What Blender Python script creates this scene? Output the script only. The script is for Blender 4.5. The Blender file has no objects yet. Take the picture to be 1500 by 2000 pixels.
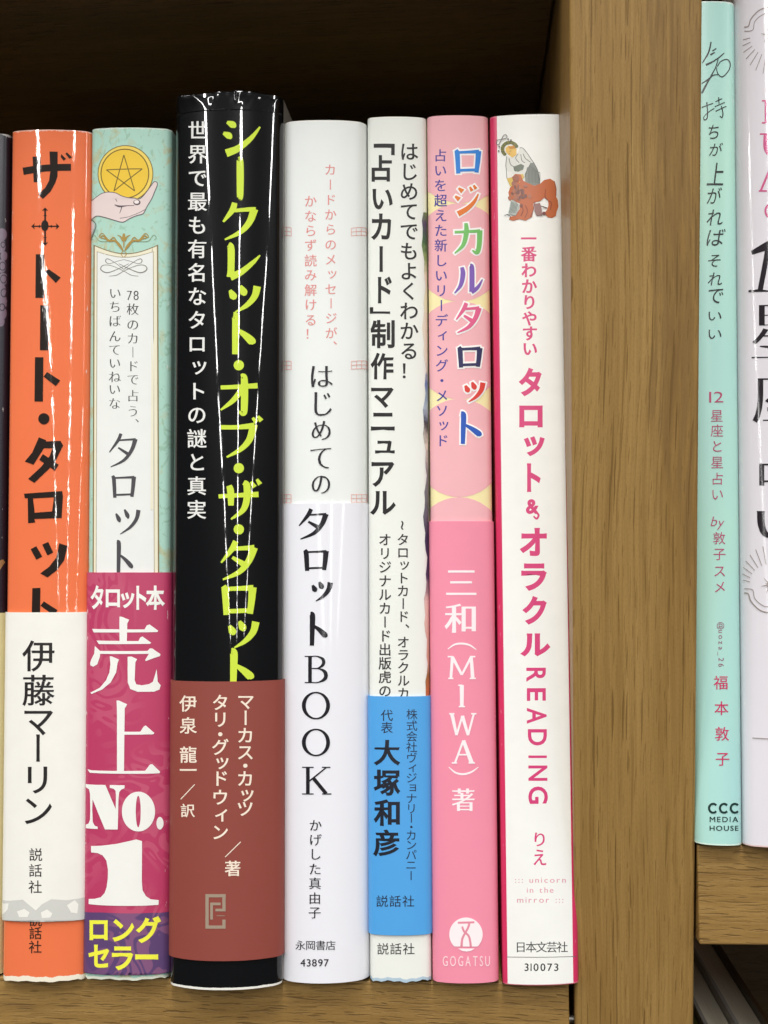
import bpy, bmesh, math, random
from mathutils import Vector, Matrix
from mathutils.geometry import tessellate_polygon
random.seed(7)
SC = bpy.context.scene
COL = SC.collection

# ------------------------------------------------------------------ camera
FPX, CX, CY = 2400.0, 750.0, 1000.0          # focal length and centre of a 1500 x 2000 frame
zc = -Vector((0.191, -7.583, -1.0)).normalized()      # world up seen by the camera
yc = Vector((0.069, 0.1336, -1.0)).normalized()       # world depth seen by the camera
yc = (yc - zc * yc.dot(zc)).normalized()
xc = yc.cross(zc)
RW = Matrix((xc, yc, zc))                              # camera vector -> world vector
CAM = Vector((0.0, -0.261, 0.0))
cam_data = bpy.data.cameras.new("camera")
cam = bpy.data.objects.new("camera", cam_data)
COL.objects.link(cam)
cam_data.sensor_fit = 'VERTICAL'
cam_data.sensor_height = 20.0
cam_data.lens = 24.0
cam_data.clip_start = 0.01
cam_data.clip_end = 100
cam.matrix_world = Matrix.Translation(CAM) @ RW.to_4x4()
SC.camera = cam

# ------------------------------------------------------------------ world and lamps
w = bpy.data.worlds.new("World")
SC.world = w
w.use_nodes = True
w.node_tree.nodes["Background"].inputs[0].default_value = (1.0, 0.98, 0.95, 1)
w.node_tree.nodes["Background"].inputs[1].default_value = 0.05
SC.view_settings.view_transform = 'Standard'
SC.view_settings.look = 'None'
SC.view_settings.exposure = 0.0
SC.view_settings.gamma = 1.0
LAMP_POWER = 26.0
LAMP_ROWS = (-1.5, 0.05, 2.1)
for rx in LAMP_ROWS:
    for k in range(9):
        ld = bpy.data.lights.new("ceiling_tube", 'AREA')
        ld.shape = 'RECTANGLE'
        ld.size = 0.10 if k < 2 else 0.055
        ld.size_y = 1.25
        ld.energy = LAMP_POWER * ld.size / 0.10
        ld.color = (1.0, 0.985, 0.962)
        lo = bpy.data.objects.new("ceiling_tube", ld)
        COL.objects.link(lo)
        lo.location = (rx, -0.55 - 1.6 * k, 1.55)

# ------------------------------------------------------------------ helpers: pixels of the photograph -> places
TILT = math.radians(10)
X = Vector((1, 0, 0))
T = Vector((0, math.sin(TILT), math.cos(TILT)))        # up along a book spine (the shelves lean back)
N = Vector((0, -math.cos(TILT), math.sin(TILT)))       # out of the shelf


def ray(px, py):
    return RW @ Vector(((px - CX) / FPX, -(py - CY) / FPX, -1.0))


def on_plane(px, py, p0, n):
    d = ray(px, py)
    return CAM + d * ((p0 - CAM).dot(n) / d.dot(n))


def srgb(c):
    return tuple(((v / 255) / 12.92 if v / 255 <= 0.04045 else ((v / 255 + 0.055) / 1.055) ** 2.4) for v in c)


def tag(o, label=None, cat=None, group=None, kind=None):
    if label: o['label'] = label
    if cat: o['category'] = cat
    if group: o['group'] = group
    if kind: o['kind'] = kind
    return o


def empty(name, loc):
    o = bpy.data.objects.new(name, None)
    o.empty_display_size = 0.01
    o.location = loc
    COL.objects.link(o)
    return o


# ------------------------------------------------------------------ materials
def nodes_of(name):
    m = bpy.data.materials.new(name)
    m.use_nodes = True
    nt = m.node_tree
    return m, nt, nt.nodes["Principled BSDF"]


def nn(nt, t, **kw):
    n = nt.nodes.new(t)
    for k, v in kw.items():
        setattr(n, k, v)
    return n


def mapping(nt, src, scale, loc=(0, 0, 0)):
    mp = nn(nt, 'ShaderNodeMapping')
    mp.inputs['Scale'].default_value = scale
    mp.inputs['Location'].default_value = loc
    nt.links.new(src, mp.inputs['Vector'])
    return mp.outputs[0]


def noise(nt, vec, scale=1.0, detail=2.0, rough=0.5, dist=0.0):
    n = nn(nt, 'ShaderNodeTexNoise')
    n.inputs['Scale'].default_value = scale
    n.inputs['Detail'].default_value = detail
    n.inputs['Roughness'].default_value = rough
    n.inputs['Distortion'].default_value = dist
    nt.links.new(vec, n.inputs['Vector'])
    return n.outputs['Fac']


def ramp(nt, fac, stops):
    r = nn(nt, 'ShaderNodeValToRGB')
    e = r.color_ramp.elements
    while len(e) < len(stops):
        e.new(0.5)
    for i, (p, c) in enumerate(stops):
        e[i].position = p
        e[i].color = (c, c, c, 1) if not isinstance(c, tuple) else (*c, 1)
    nt.links.new(fac, r.inputs[0])
    return r.outputs[0]


def mixc(nt, fac, a, b, mode='MIX'):
    m = nn(nt, 'ShaderNodeMix', data_type='RGBA', blend_type=mode)
    for s, v in ((m.inputs[0], fac), (m.inputs[6], a), (m.inputs[7], b)):
        if isinstance(v, (int, float)):
            s.default_value = v
        elif isinstance(v, tuple):
            s.default_value = (*v, 1)
        else:
            nt.links.new(v, s)
    return m.outputs[2]


def math_(nt, op, a, b=None, c=None):
    m = nn(nt, 'ShaderNodeMath', operation=op)
    for i, v in enumerate((a, b, c)):
        if v is None: continue
        if isinstance(v, (int, float)):
            m.inputs[i].default_value = v
        else:
            nt.links.new(v, m.inputs[i])
    return m.outputs[0]


FINISH = {   # roughness, coat, coat roughness, list of (scale u, scale v, height in metres, detail)
    'matte':   (0.55, 0.0, 0.3, [(45, 6, 0.00005, 1), (1100, 900, 0.000009, 2)]),
    'satin':   (0.45, 0.35, 0.28, [(60, 8, 0.00005, 1), (900, 900, 0.000004, 2)]),
    'gloss':   (0.40, 0.8, 0.09, [(70, 6, 0.00007, 1), (1500, 700, 0.000002, 2)]),
    'speckle': (0.40, 1.0, 0.035, [(95, 7, 0.00010, 1), (1500, 420, 0.000009, 2)]),
    'film':    (0.30, 1.0, 0.03, [(85, 5, 0.00010, 1), (420, 60, 0.000009, 2), (2200, 1500, 0.0000009, 1)]),
}


def finish(nt, bs, kind):
    rough, coat, crough, layers = FINISH[kind]
    uv = nn(nt, 'ShaderNodeUVMap').outputs[0]
    bs.inputs['Roughness'].default_value = rough
    bs.inputs['Coat Weight'].default_value = coat
    bs.inputs['Coat Roughness'].default_value = crough
    bs.inputs['Specular IOR Level'].default_value = 0.35 if coat < 0.5 else 0.08
    prev = None
    for (su, sv, h, det) in layers:
        f = noise(nt, mapping(nt, uv, (su, sv, 1)), 1.0, det)
        b = nn(nt, 'ShaderNodeBump')
        b.inputs['Strength'].default_value = 1.0
        b.inputs['Distance'].default_value = h
        nt.links.new(f, b.inputs['Height'])
        if prev: nt.links.new(prev, b.inputs['Normal'])
        prev = b.outputs[0]
    nt.links.new(prev, bs.inputs['Normal'])
    nt.links.new(prev, bs.inputs['Coat Normal'])
    return uv


MATS = {}


def ink(col, kind='matte', mottle=0.05, name='ink'):
    key = (col, kind, mottle)
    if key in MATS: return MATS[key]
    m, nt, bs = nodes_of(name)
    uv = finish(nt, bs, kind)
    c = srgb(col)
    f = noise(nt, mapping(nt, uv, (160, 160, 1)), 1.0, 4.0, 0.6)
    lo = tuple(v * (1 - mottle) for v in c)
    hi = tuple(min(1, v * (1 + mottle)) for v in c)
    nt.links.new(mixc(nt, f, lo, hi), bs.inputs['Base Color'])
    MATS[key] = m
    return m


def cover_mat(name, col, kind, worn=(0.0, 0.0), worn_col=(235, 228, 215), extra=None, scuff=0.0, wear=0.5):
    """jacket paper; UV = metres across and up the spine; worn = (height of the rubbed bottom edge, unevenness)"""
    m, nt, bs = nodes_of(name)
    uv = finish(nt, bs, kind)
    c = srgb(col)
    f = noise(nt, mapping(nt, uv, (120, 60, 1)), 1.0, 5.0, 0.6)
    out = mixc(nt, f, tuple(v * 0.95 for v in c), tuple(min(1, v * 1.04) for v in c))
    if extra:
        out = extra(nt, uv, out)
    sep = nn(nt, 'ShaderNodeSeparateXYZ')
    nt.links.new(uv, sep.inputs[0])
    if wear:                                   # rubbed corners and folds, as metres from the nearest edge
        rl = nn(nt, 'ShaderNodeUVMap', uv_map='Rel').outputs[0]
        sr = nn(nt, 'ShaderNodeSeparateXYZ'); nt.links.new(rl, sr.inputs[0])
        g = noise(nt, mapping(nt, uv, (900, 260, 1)), 1.0, 4.0, 0.7)
        k1 = math_(nt, 'LESS_THAN', sr.outputs[1], math_(nt, 'MULTIPLY_ADD', g, 0.0016, -0.00052))
        ax = math_(nt, 'ABSOLUTE', math_(nt, 'SUBTRACT', sr.outputs[0], 0.0006))
        k2 = math_(nt, 'LESS_THAN', ax, math_(nt, 'MULTIPLY_ADD', g, 0.0030, -0.00182))
        k = math_(nt, 'MULTIPLY', math_(nt, 'MAXIMUM', k1, k2), wear)
        out = mixc(nt, k, out, srgb((242, 238, 230)))
    if scuff:
        g = noise(nt, mapping(nt, uv, (700, 160, 1)), 1.0, 4.0, 0.7)
        g = ramp(nt, g, [(0.66, 0.0), (0.72, 1.0)])
        g = math_(nt, 'MULTIPLY', g, scuff)
        out = mixc(nt, g, out, srgb((240, 232, 222)))
    if worn[0] > 0:
        g = noise(nt, mapping(nt, uv, (260, 40, 1)), 1.0, 4.0, 0.7)
        h = math_(nt, 'MULTIPLY_ADD', g, worn[1] * 2, worn[0] - worn[1])
        k = math_(nt, 'LESS_THAN', sep.outputs[1], h)
        out = mixc(nt, k, out, srgb(worn_col))
    nt.links.new(out, bs.inputs['Base Color'])
    return m


def wood(name, grain, tone=1.0, seed=0.0, flank=None):
    """oak veneer; grain runs along world z ('z') or x ('x')"""
    m, nt, bs = nodes_of(name)
    co = nn(nt, 'ShaderNodeTexCoord').outputs['Object']
    mp = nn(nt, 'ShaderNodeMapping')
    mp.inputs['Location'].default_value = (seed, seed * 0.7, seed * 1.3)
    if grain == 'x':
        mp.inputs['Rotation'].default_value = (0, math.radians(90), 0)
    nt.links.new(co, mp.inputs['Vector'])
    v = mp.outputs[0]
    # slow bend of the grain
    bend = noise(nt, mapping(nt, v, (14, 14, 9)), 1.0, 1.0)
    off = math_(nt, 'MULTIPLY_ADD', bend, 0.006, -0.003)
    cmb = nn(nt, 'ShaderNodeCombineXYZ')
    nt.links.new(off, cmb.inputs[0])
    va = nn(nt, 'ShaderNodeVectorMath', operation='ADD')
    nt.links.new(v, va.inputs[0]); nt.links.new(cmb.outputs[0], va.inputs[1])
    v2 = va.outputs[0]
    lz = 1.0 if grain == 'z' else 2.2
    lz = 1.0 if grain == 'z' else 2.6
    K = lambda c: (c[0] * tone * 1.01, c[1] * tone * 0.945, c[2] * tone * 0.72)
    broad = noise(nt, mapping(nt, v2, (90, 90, 3.5 * lz)), 1.0, 3.0, 0.5)
    fine = noise(nt, mapping(nt, v2, (1500, 1500, 26 * lz)), 1.0, 3.0, 0.6)
    mid = noise(nt, mapping(nt, v2, (500, 500, 9 * lz), (0, 3, 8)), 1.0, 2.0, 0.5)
    grit = noise(nt, mapping(nt, v, (3000, 3000, 1300)), 1.0, 2.0, 0.6)
    base = mixc(nt, ramp(nt, broad, [(0.34, 0.0), (0.66, 1.0)]), K((0.300, 0.186, 0.070)), K((0.385, 0.252, 0.105)))
    base = mixc(nt, math_(nt, 'MULTIPLY', ramp(nt, mid, [(0.35, 1.0), (0.6, 0.0)]), 0.30), base, K((0.235, 0.140, 0.052)))
    base = mixc(nt, math_(nt, 'MULTIPLY', ramp(nt, fine, [(0.34, 1.0), (0.54, 0.0)]), 0.38), base, K((0.20, 0.118, 0.042)))
    base = mixc(nt, math_(nt, 'MULTIPLY', ramp(nt, fine, [(0.54, 0.0), (0.72, 1.0)]), 0.25), base, K((0.50, 0.345, 0.17)))
    base = mixc(nt, math_(nt, 'MULTIPLY', ramp(nt, grit, [(0.35, 1.0), (0.55, 0.0)]), 0.20), base, K((0.19, 0.115, 0.045)))
    # open pores: tapered dashes scattered over the board, one per cell
    sv = nn(nt, 'ShaderNodeSeparateXYZ'); nt.links.new(v2, sv.inputs[0])
    across = math_(nt, 'ADD', sv.outputs[0], math_(nt, 'MULTIPLY', sv.outputs[1], 0.83))
    def dashes(sx, sz, wd, ln, slant, loc, bend):
        c = nn(nt, 'ShaderNodeCombineXYZ')
        nt.links.new(math_(nt, 'MULTIPLY_ADD', across, sx, loc), c.inputs[0])
        nt.links.new(math_(nt, 'MULTIPLY_ADD', sv.outputs[2], sz, loc * 1.7), c.inputs[1])
        vo = nn(nt, 'ShaderNodeTexVoronoi', voronoi_dimensions='2D', feature='F1')
        vo.inputs['Scale'].default_value = 1.0
        nt.links.new(c.outputs[0], vo.inputs['Vector'])
        df = nn(nt, 'ShaderNodeVectorMath', operation='SUBTRACT')
        nt.links.new(c.outputs[0], df.inputs[0]); nt.links.new(vo.outputs['Position'], df.inputs[1])
        sd = nn(nt, 'ShaderNodeSeparateXYZ'); nt.links.new(df.outputs[0], sd.inputs[0])
        rc = nn(nt, 'ShaderNodeSeparateColor'); nt.links.new(vo.outputs['Color'], rc.inputs[0])
        wob = noise(nt, mapping(nt, v2, (300, 300, 60 * lz), (loc, 0, 0)), 1.0, 2.0)
        sl = math_(nt, 'MULTIPLY_ADD', rc.outputs[0], slant * 0.8, slant * 0.6)
        x_ = math_(nt, 'SUBTRACT', sd.outputs[0], math_(nt, 'MULTIPLY', sd.outputs[1], sl))
        x_ = math_(nt, 'ADD', x_, math_(nt, 'MULTIPLY_ADD', wob, bend, -bend / 2))
        q = math_(nt, 'DIVIDE', sd.outputs[1], math_(nt, 'MULTIPLY_ADD', rc.outputs[1], ln * 0.8, ln * 0.25))
        prof = math_(nt, 'SUBTRACT', 1.0, math_(nt, 'MULTIPLY', q, q))
        r_ = math_(nt, 'DIVIDE', math_(nt, 'ABSOLUTE', x_), math_(nt, 'MAXIMUM', math_(nt, 'MULTIPLY', prof, wd), 0.0001))
        k = ramp(nt, r_, [(0.55, 1.0), (1.0, 0.0)])
        return math_(nt, 'MULTIPLY', k, math_(nt, 'MULTIPLY_ADD', rc.outputs[2], 0.7, 0.3))
    if grain == 'z':
        ds = [dashes(230, 34, 0.055, 0.52, 0.10, 3.0, 0.22), dashes(300, 60, 0.045, 0.5, 0.08, 9.0, 0.2), dashes(620, 160, 0.09, 0.5, 0.1, 17.0, 0.3)]
    else:
        ds = [dashes(420, 110, 0.11, 0.52, 0.16, 3.0, 0.7), dashes(520, 150, 0.11, 0.5, 0.14, 9.0, 0.7), dashes(900, 260, 0.14, 0.5, 0.1, 17.0, 0.6)]
    pm = math_(nt, 'MAXIMUM', math_(nt, 'MAXIMUM', ds[0], ds[1]), math_(nt, 'MULTIPLY', ds[2], 0.55))
    base = mixc(nt, math_(nt, "MULTIPLY", pm, 0.7), base, K((0.110, 0.060, 0.020)))
    # brushed ray fleck, mostly on one flank of the board
    zn = noise(nt, mapping(nt, v, (150, 150, 14 * lz), (1.2, 7, 1.5)), 1.0, 2.0, 0.6)
    if flank is not None:
        zn = math_(nt, 'ADD', zn, ramp(nt, math_(nt, 'MULTIPLY_ADD', sv.outputs[0], 60.0, 0.5 - flank[0] * 60.0), [(0.25, 0.0), (0.75, 0.32)]))
        zn = math_(nt, 'SUBTRACT', zn, ramp(nt, math_(nt, 'MULTIPLY_ADD', sv.outputs[2], -9.0, 0.5 + flank[1] * 9.0), [(0.2, 0.0), (0.9, 0.22)]))
    zone = ramp(nt, zn, [(0.62, 0.0), (0.70, 1.0)])
    fl = noise(nt, mapping(nt, v2, (700, 700, 50 * lz), (5, 7, 1)), 1.0, 3.0, 0.65)
    fm = math_(nt, 'MULTIPLY', ramp(nt, fl, [(0.40, 0.25), (0.56, 1.0)]), zone)
    base = mixc(nt, math_(nt, 'MULTIPLY', fm, 0.55), base, K((0.185, 0.112, 0.050)))
    nt.links.new(base, bs.inputs['Base Color'])
    bs.inputs['Roughness'].default_value = 0.42
    bs.inputs['Specular IOR Level'].default_value = 0.25
    h = math_(nt, 'MULTIPLY_ADD', pm, -1.0, math_(nt, 'MULTIPLY', fine, 0.35))
    b = nn(nt, 'ShaderNodeBump')
    b.inputs['Distance'].default_value = 0.00008
    b.inputs['Strength'].default_value = 0.8
    nt.links.new(h, b.inputs['Height'])
    nt.links.new(b.outputs[0], bs.inputs['Normal'])
    return m


def plain(name, col, rough=0.6, metal=0.0):
    m, nt, bs = nodes_of(name)
    co = nn(nt, 'ShaderNodeTexCoord').outputs['Object']
    f = noise(nt, mapping(nt, co, (90, 90, 90)), 1.0, 4.0)
    c = srgb(col)
    nt.links.new(mixc(nt, f, tuple(v * 0.88 for v in c), tuple(min(1, v * 1.1) for v in c)), bs.inputs['Base Color'])
    bs.inputs['Roughness'].default_value = rough
    bs.inputs['Metallic'].default_value = metal
    return m


def pages_mat():
    m, nt, bs = nodes_of("page_edges")
    co = nn(nt, 'ShaderNodeTexCoord').outputs['Object']
    f = noise(nt, mapping(nt, co, (6000, 40, 40)), 1.0, 2.0)
    nt.links.new(mixc(nt, f, srgb((190, 180, 158)), srgb((236, 228, 208))), bs.inputs['Base Color'])
    bs.inputs['Roughness'].default_value = 0.8
    return m


PAGES = pages_mat()


# ------------------------------------------------------------------ bookcase
def box_mesh(name, p0, ax, ay, az, rx, ry, rz, mat, parent, bevel=0.0006):
    """box in the frame (p0; ax, ay, az) over the three ranges"""
    bm = bmesh.new()
    vs = [bm.verts.new(p0 + ax * a + ay * b + az * c - parent.location) for a in rx for b in ry for c in rz]
    for f in ((0, 1, 3, 2), (4, 6, 7, 5), (0, 4, 5, 1), (2, 3, 7, 6), (0, 2, 6, 4), (1, 5, 7, 3)):
        bm.faces.new([vs[i] for i in f])
    bmesh.ops.recalc_face_normals(bm, faces=bm.faces)
    if bevel:
        bmesh.ops.bevel(bm, geom=list(bm.edges), offset=bevel, segments=3, affect='EDGES', profile=0.6)
    me = bpy.data.meshes.new(name)
    bm.to_mesh(me); bm.free()
    me.materials.append(mat)
    o = bpy.data.objects.new(name, me)
    COL.objects.link(o)
    o.parent = parent
    for p in me.polygons:
        p.use_smooth = bool(bevel)
    md = o.modifiers.new('normals', 'WEIGHTED_NORMAL')
    md.keep_sharp = True
    return o


Y0 = Vector((0, 0, 0))
UY = Vector((0, 1, 0))
UZ = Vector((0, 0, 1))
PL = on_plane(600, 1921, Vector((0, -0.003, 0)), UY)       # left compartment: foot of the spines
PR = on_plane(1410, 1655, Vector((0, -0.003, 0)), UY)      # right compartment
case = empty('bookcase', (0, 0, PL.z - 0.03))
tag(case, 'oak veneer bookcase with a thick upright between two shelves at different heights', 'bookcase')
W_V = wood('oak_upright', 'z', 1.0, 0.0, (on_plane(1262, 300, Y0, UY).x, on_plane(1262, 900, Y0, UY).z - case.location.z))
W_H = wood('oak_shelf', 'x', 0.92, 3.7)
W_U = wood('oak_upper_shaded', 'x', 0.45, 5.2)  # same oak darkened; shade under the upper boards put into its colour
W_D = wood('oak_inside_shaded', 'x', 0.17, 8.1)  # same oak, darker still: shade behind the books painted into the colour
pl = (on_plane(1113, 0, Y0, UY).x + on_plane(1122, 2000, Y0, UY).x) / 2
pr = (on_plane(1372, 0, Y0, UY).x + on_plane(1355, 2000, Y0, UY).x) / 2
box_mesh('upright_panel', Vector((0, 0, 0)), X, UY, UZ, (pl, pr), (0, 0.30), (-0.42, 0.32), W_V, case, 0.0009)
box_mesh('upright_panel', Vector((0, 0, 0)), X, UY, UZ, (-0.55, -0.525), (0, 0.30), (-0.42, 0.32), W_V, case)  # unseen outer side, added out of frame to block light
box_mesh('upright_panel', Vector((0, 0, 0)), X, UY, UZ, (0.50, 0.525), (0, 0.30), (-0.42, 0.32), W_V, case)  # unseen outer side on the right, likewise added to block light
slx = on_plane(1111, 1960, Vector((0, 0.0002, 0)), UY).x
srx = on_plane(1360.5, 1740, Vector((0, 0.0002, 0)), UY).x
zb = on_plane(1430, 1826, Vector((0, 0, 0)), UY).z
th = PR.z - zb + 0.0003
for (P, xa, xb) in ((PL, -0.524, slx), (PR, srx, 0.499)):
    o_ = Vector((0, P.y, P.z))
    box_mesh('shelf_board', o_, X, N, T, (xa, xb), (-0.25, -0.0032), (-th, -0.0003), W_H, case, 0.0005)
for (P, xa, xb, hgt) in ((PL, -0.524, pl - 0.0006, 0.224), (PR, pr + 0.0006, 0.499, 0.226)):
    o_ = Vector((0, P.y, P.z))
    box_mesh('shelf_board', o_, X, N, T, (xa, xb), (-0.25, 0.018), (hgt, hgt + th), W_U, case, 0.0005)  # unseen front edge drawn forward to keep light out of the interior
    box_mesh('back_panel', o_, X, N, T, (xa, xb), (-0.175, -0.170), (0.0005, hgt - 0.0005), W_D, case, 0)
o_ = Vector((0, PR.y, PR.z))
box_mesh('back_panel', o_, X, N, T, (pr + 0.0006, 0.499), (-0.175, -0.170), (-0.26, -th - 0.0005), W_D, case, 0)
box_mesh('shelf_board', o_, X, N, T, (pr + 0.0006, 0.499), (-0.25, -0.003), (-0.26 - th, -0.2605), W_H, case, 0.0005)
# metal shelf pin in the slit beside the left board
pin = on_plane(1117, 1990, Vector((0, 0.004, 0)), UY)
bm = bmesh.new()
bmesh.ops.create_cone(bm, cap_ends=True, segments=16, radius1=0.0012, radius2=0.0009, depth=0.0022,
                      matrix=Matrix.Translation(pin - case.location) @ Matrix.Rotation(math.radians(90), 4, 'Y'))
me = bpy.data.meshes.new('shelf_pin'); bm.to_mesh(me); bm.free()
me.materials.append(plain('pin_steel', (190, 188, 180), 0.3, 1.0))
o = bpy.data.objects.new('shelf_pin', me); COL.objects.link(o); o.parent = case


# ------------------------------------------------------------------ books
class Book:
    def __init__(s, name, P, quad, proud=0.0, sag=(0.002, 0.003), r=0.0012, depth=0.128, label='', cat='book', group=None):
        s.P, s.proud, s.sag, s.r, s.depth = P, proud, sag, r, depth
        s.c = []
        for (px, py) in quad:          # TL TR BL BR
            q = on_plane(px, py, P + N * (proud - sag[1] * 0.6), N)
            s.c.append(((q - P).dot(X), (q - P).dot(T)))
        tl, tr, bl, br = s.c
        s.W = ((tr[0] - tl[0]) + (br[0] - bl[0])) / 2
        s.H = ((tl[1] - bl[1]) + (tr[1] - br[1])) / 2
        base = s.point(0.5, 0.0, 0)
        s.root = empty(name, base)
        tag(s.root, label, cat, group)
        s.lift = {}
        n = 16
        e = [s.r * (1 - math.cos(math.radians(a))) / s.W for a in (0, 14, 28, 42, 56, 72, 90)]
        inner = [e[-1] + (1 - 2 * e[-1]) * k / n for k in range(1, n)]
        s.cols = e + inner + [1 - v for v in reversed(e)]

    def d(s, a, t):
        a = min(max(a, 0.0), 1.0)
        q = abs(2 * a - 1)
        sag = s.sag[1] + (s.sag[0] - s.sag[1]) * t
        dd = -sag * q ** 2.3
        e = min(a, 1 - a) * s.W
        if e < s.r:
            dd -= s.r - math.sqrt(max(0, s.r ** 2 - (s.r - e) ** 2))
        return dd

    def plane_pt(s, a, t):
        tl, tr, bl, br = s.c
        u = (bl[0] * (1 - t) + tl[0] * t) * (1 - a) + (br[0] * (1 - t) + tr[0] * t) * a
        v = (bl[1] * (1 - t) + tl[1] * t) * (1 - a) + (br[1] * (1 - t) + tr[1] * t) * a
        return u, v

    def point(s, a, t, h):
        u, v = s.plane_pt(a, t)
        return s.P + X * u + T * v + N * (s.proud + s.d(a, t) + h)

    def normal(s, a, t):
        a0 = min(max(a, 0.004), 0.996)
        e = 0.002
        du = s.point(a0 + e, t, 0) - s.point(a0 - e, t, 0)
        dv = s.point(a0, t + 0.01, 0) - s.point(a0, t - 0.01, 0)
        return du.cross(dv).normalized()

    def inv(s, px, py, h=0.0):
        a, t = 0.5, 0.5
        tl, tr, bl, br = s.c
        for _ in range(6):
            q = on_plane(px, py, s.P + N * (s.proud + s.d(a, t) + h), N) - s.P
            u, v = q.dot(X), q.dot(T)
            for _ in range(3):
                vb = bl[1] * (1 - a) + br[1] * a
                vt = tl[1] * (1 - a) + tr[1] * a
                t = (v - vb) / (vt - vb)
                ul = bl[0] * (1 - t) + tl[0] * t
                ur = br[0] * (1 - t) + tr[0] * t
                a = (u - ul) / (ur - ul)
        return a, t

    def shell(s, name, mat, t0=0.0, t1=1.0, h=0.0, thick=0.00035, back=None, parent=None, rows=18, side_mats=None, edge=None, flare=0.0):
        back = s.depth if back is None else back
        verts, inner, faces, uvs = [], [], [], []
        st = [t0 + (t1 - t0) * k / rows for k in range(rows + 1)]
        ring = len(s.cols) + 4
        loc = s.root.location
        for t in st:
            dl = s.d(0, t)
            row = []
            for (a, bk) in ((0, back), (0, back * 0.4)):
                u, v = s.plane_pt(a, t)
                row.append((s.P + X * (u - h) + T * v + N * (s.proud + dl - bk), (-bk, t * s.H), -X))
            for a in s.cols:
                nrm = s.normal(a, t)
                p = s.point(a, t, 0) + nrm * h
                if a < 1e-9 or a > 1 - 1e-9:
                    p = s.point(a, t, 0) + X * (h if a > 0.5 else -h)
                    nrm = X if a > 0.5 else -X
                row.append((p, (a * s.W, t * s.H), nrm))
            for (a, bk) in ((1, back * 0.4), (1, back)):
                u, v = s.plane_pt(a, t)
                row.append((s.P + X * (u + h) + T * v + N * (s.proud + dl - bk), (s.W + bk, t * s.H), X))
            for i, (p, uvv, nrm) in enumerate(row):
                if edge:
                    if t == t0:
                        p = p + T * (edge[0] * (math.sin(i * 1.7 + s.W * 900) * 0.5 + math.sin(i * 0.61) * 0.5))
                    if t == t1:
                        p = p + T * (edge[1] * math.sin(i * 1.3 + s.W * 500))
                verts.append(p - loc)
                inner.append(p - nrm * thick - loc)
                uvs.append(uvv)
        nv = len(verts)
        strip, rim = [], set()
        for j in range(rows):
            for i in range(ring - 1):
                a = j * ring + i
                faces.append((a, a + 1, a + ring + 1, a + ring)); strip.append(i)
        for f in list(faces):
            faces.append(tuple(q + nv for q in reversed(f))); strip.append(5)
        border = [i for i in range(ring)] + [j * ring + ring - 1 for j in range(1, rows + 1)] + \
                 [rows * ring + i for i in range(ring - 2, -1, -1)] + [j * ring for j in range(rows - 1, 0, -1)]
        nsmooth = len(faces)
        for k, q in enumerate(border):
            r_ = border[(k + 1) % len(border)]
            faces.append((r_, q, q + nv, r_ + nv)); strip.append(5)
            rim.add(frozenset((q, r_))); rim.add(frozenset((q + nv, r_ + nv)))
        me = bpy.data.meshes.new(name)
        me.from_pydata(verts + inner, [], faces)
        uvl = me.uv_layers.new(name='UVMap')
        rel = me.uv_layers.new(name='Rel')
        me.uv_layers.active = me.uv_layers['UVMap']
        for l in me.loops:
            q_ = uvs[l.vertex_index % nv]
            uvl.data[l.index].uv = q_
            rel.data[l.index].uv = (min(q_[0], s.W - q_[0]), min(q_[1], s.H - q_[1]))
        me.materials.append(mat)
        for k, p in enumerate(me.polygons):
            p.use_smooth = k < nsmooth
        for e in me.edges:
            if frozenset(e.vertices) in rim: e.use_edge_sharp = True
        if side_mats:
            for k, mm in enumerate(side_mats):
                me.materials.append(mm)
            for fi, p in enumerate(me.polygons):
                i = strip[fi]
                if i < 2: p.material_index = 1
                if i > ring - 4: p.material_index = len(side_mats)
        o = bpy.data.objects.new(name, me)
        COL.objects.link(o)
        o.parent = parent or s.root
        return o

    def pages(s, inset=0.0012, top=0.0015):
        verts = []
        loc = s.root.location
        ti = top / s.H
        k = 8
        for t in (ti, 1 - ti):
            for i in range(k + 1):
                a = inset / s.W + (1 - 2 * inset / s.W) * i / k
                verts.append(s.point(a, t, -0.0012) - loc)
            for i in range(k, -1, -1):
                a = inset / s.W + (1 - 2 * inset / s.W) * i / k
                u, v = s.plane_pt(a, t)
                verts.append(s.P + X * u + T * v + N * (s.proud - s.depth + 0.002) - loc)
        n = 2 * (k + 1)
        faces = [tuple(range(n - 1, -1, -1)), tuple(range(n, 2 * n))]
        for i in range(n):
            j = (i + 1) % n
            faces.append((i, j, n + j, n + i))
        me = bpy.data.meshes.new('page_block')
        me.from_pydata(verts, [], faces)
        me.materials.append(PAGES)
        o = bpy.data.objects.new('page_block', me)
        COL.objects.link(o)
        o.parent = s.root
        return o

    def t_at(s, px, py):
        return s.inv(px, py)[1]


# ------------------------------------------------------------------ lettering engine
GLYPH = {}


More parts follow.
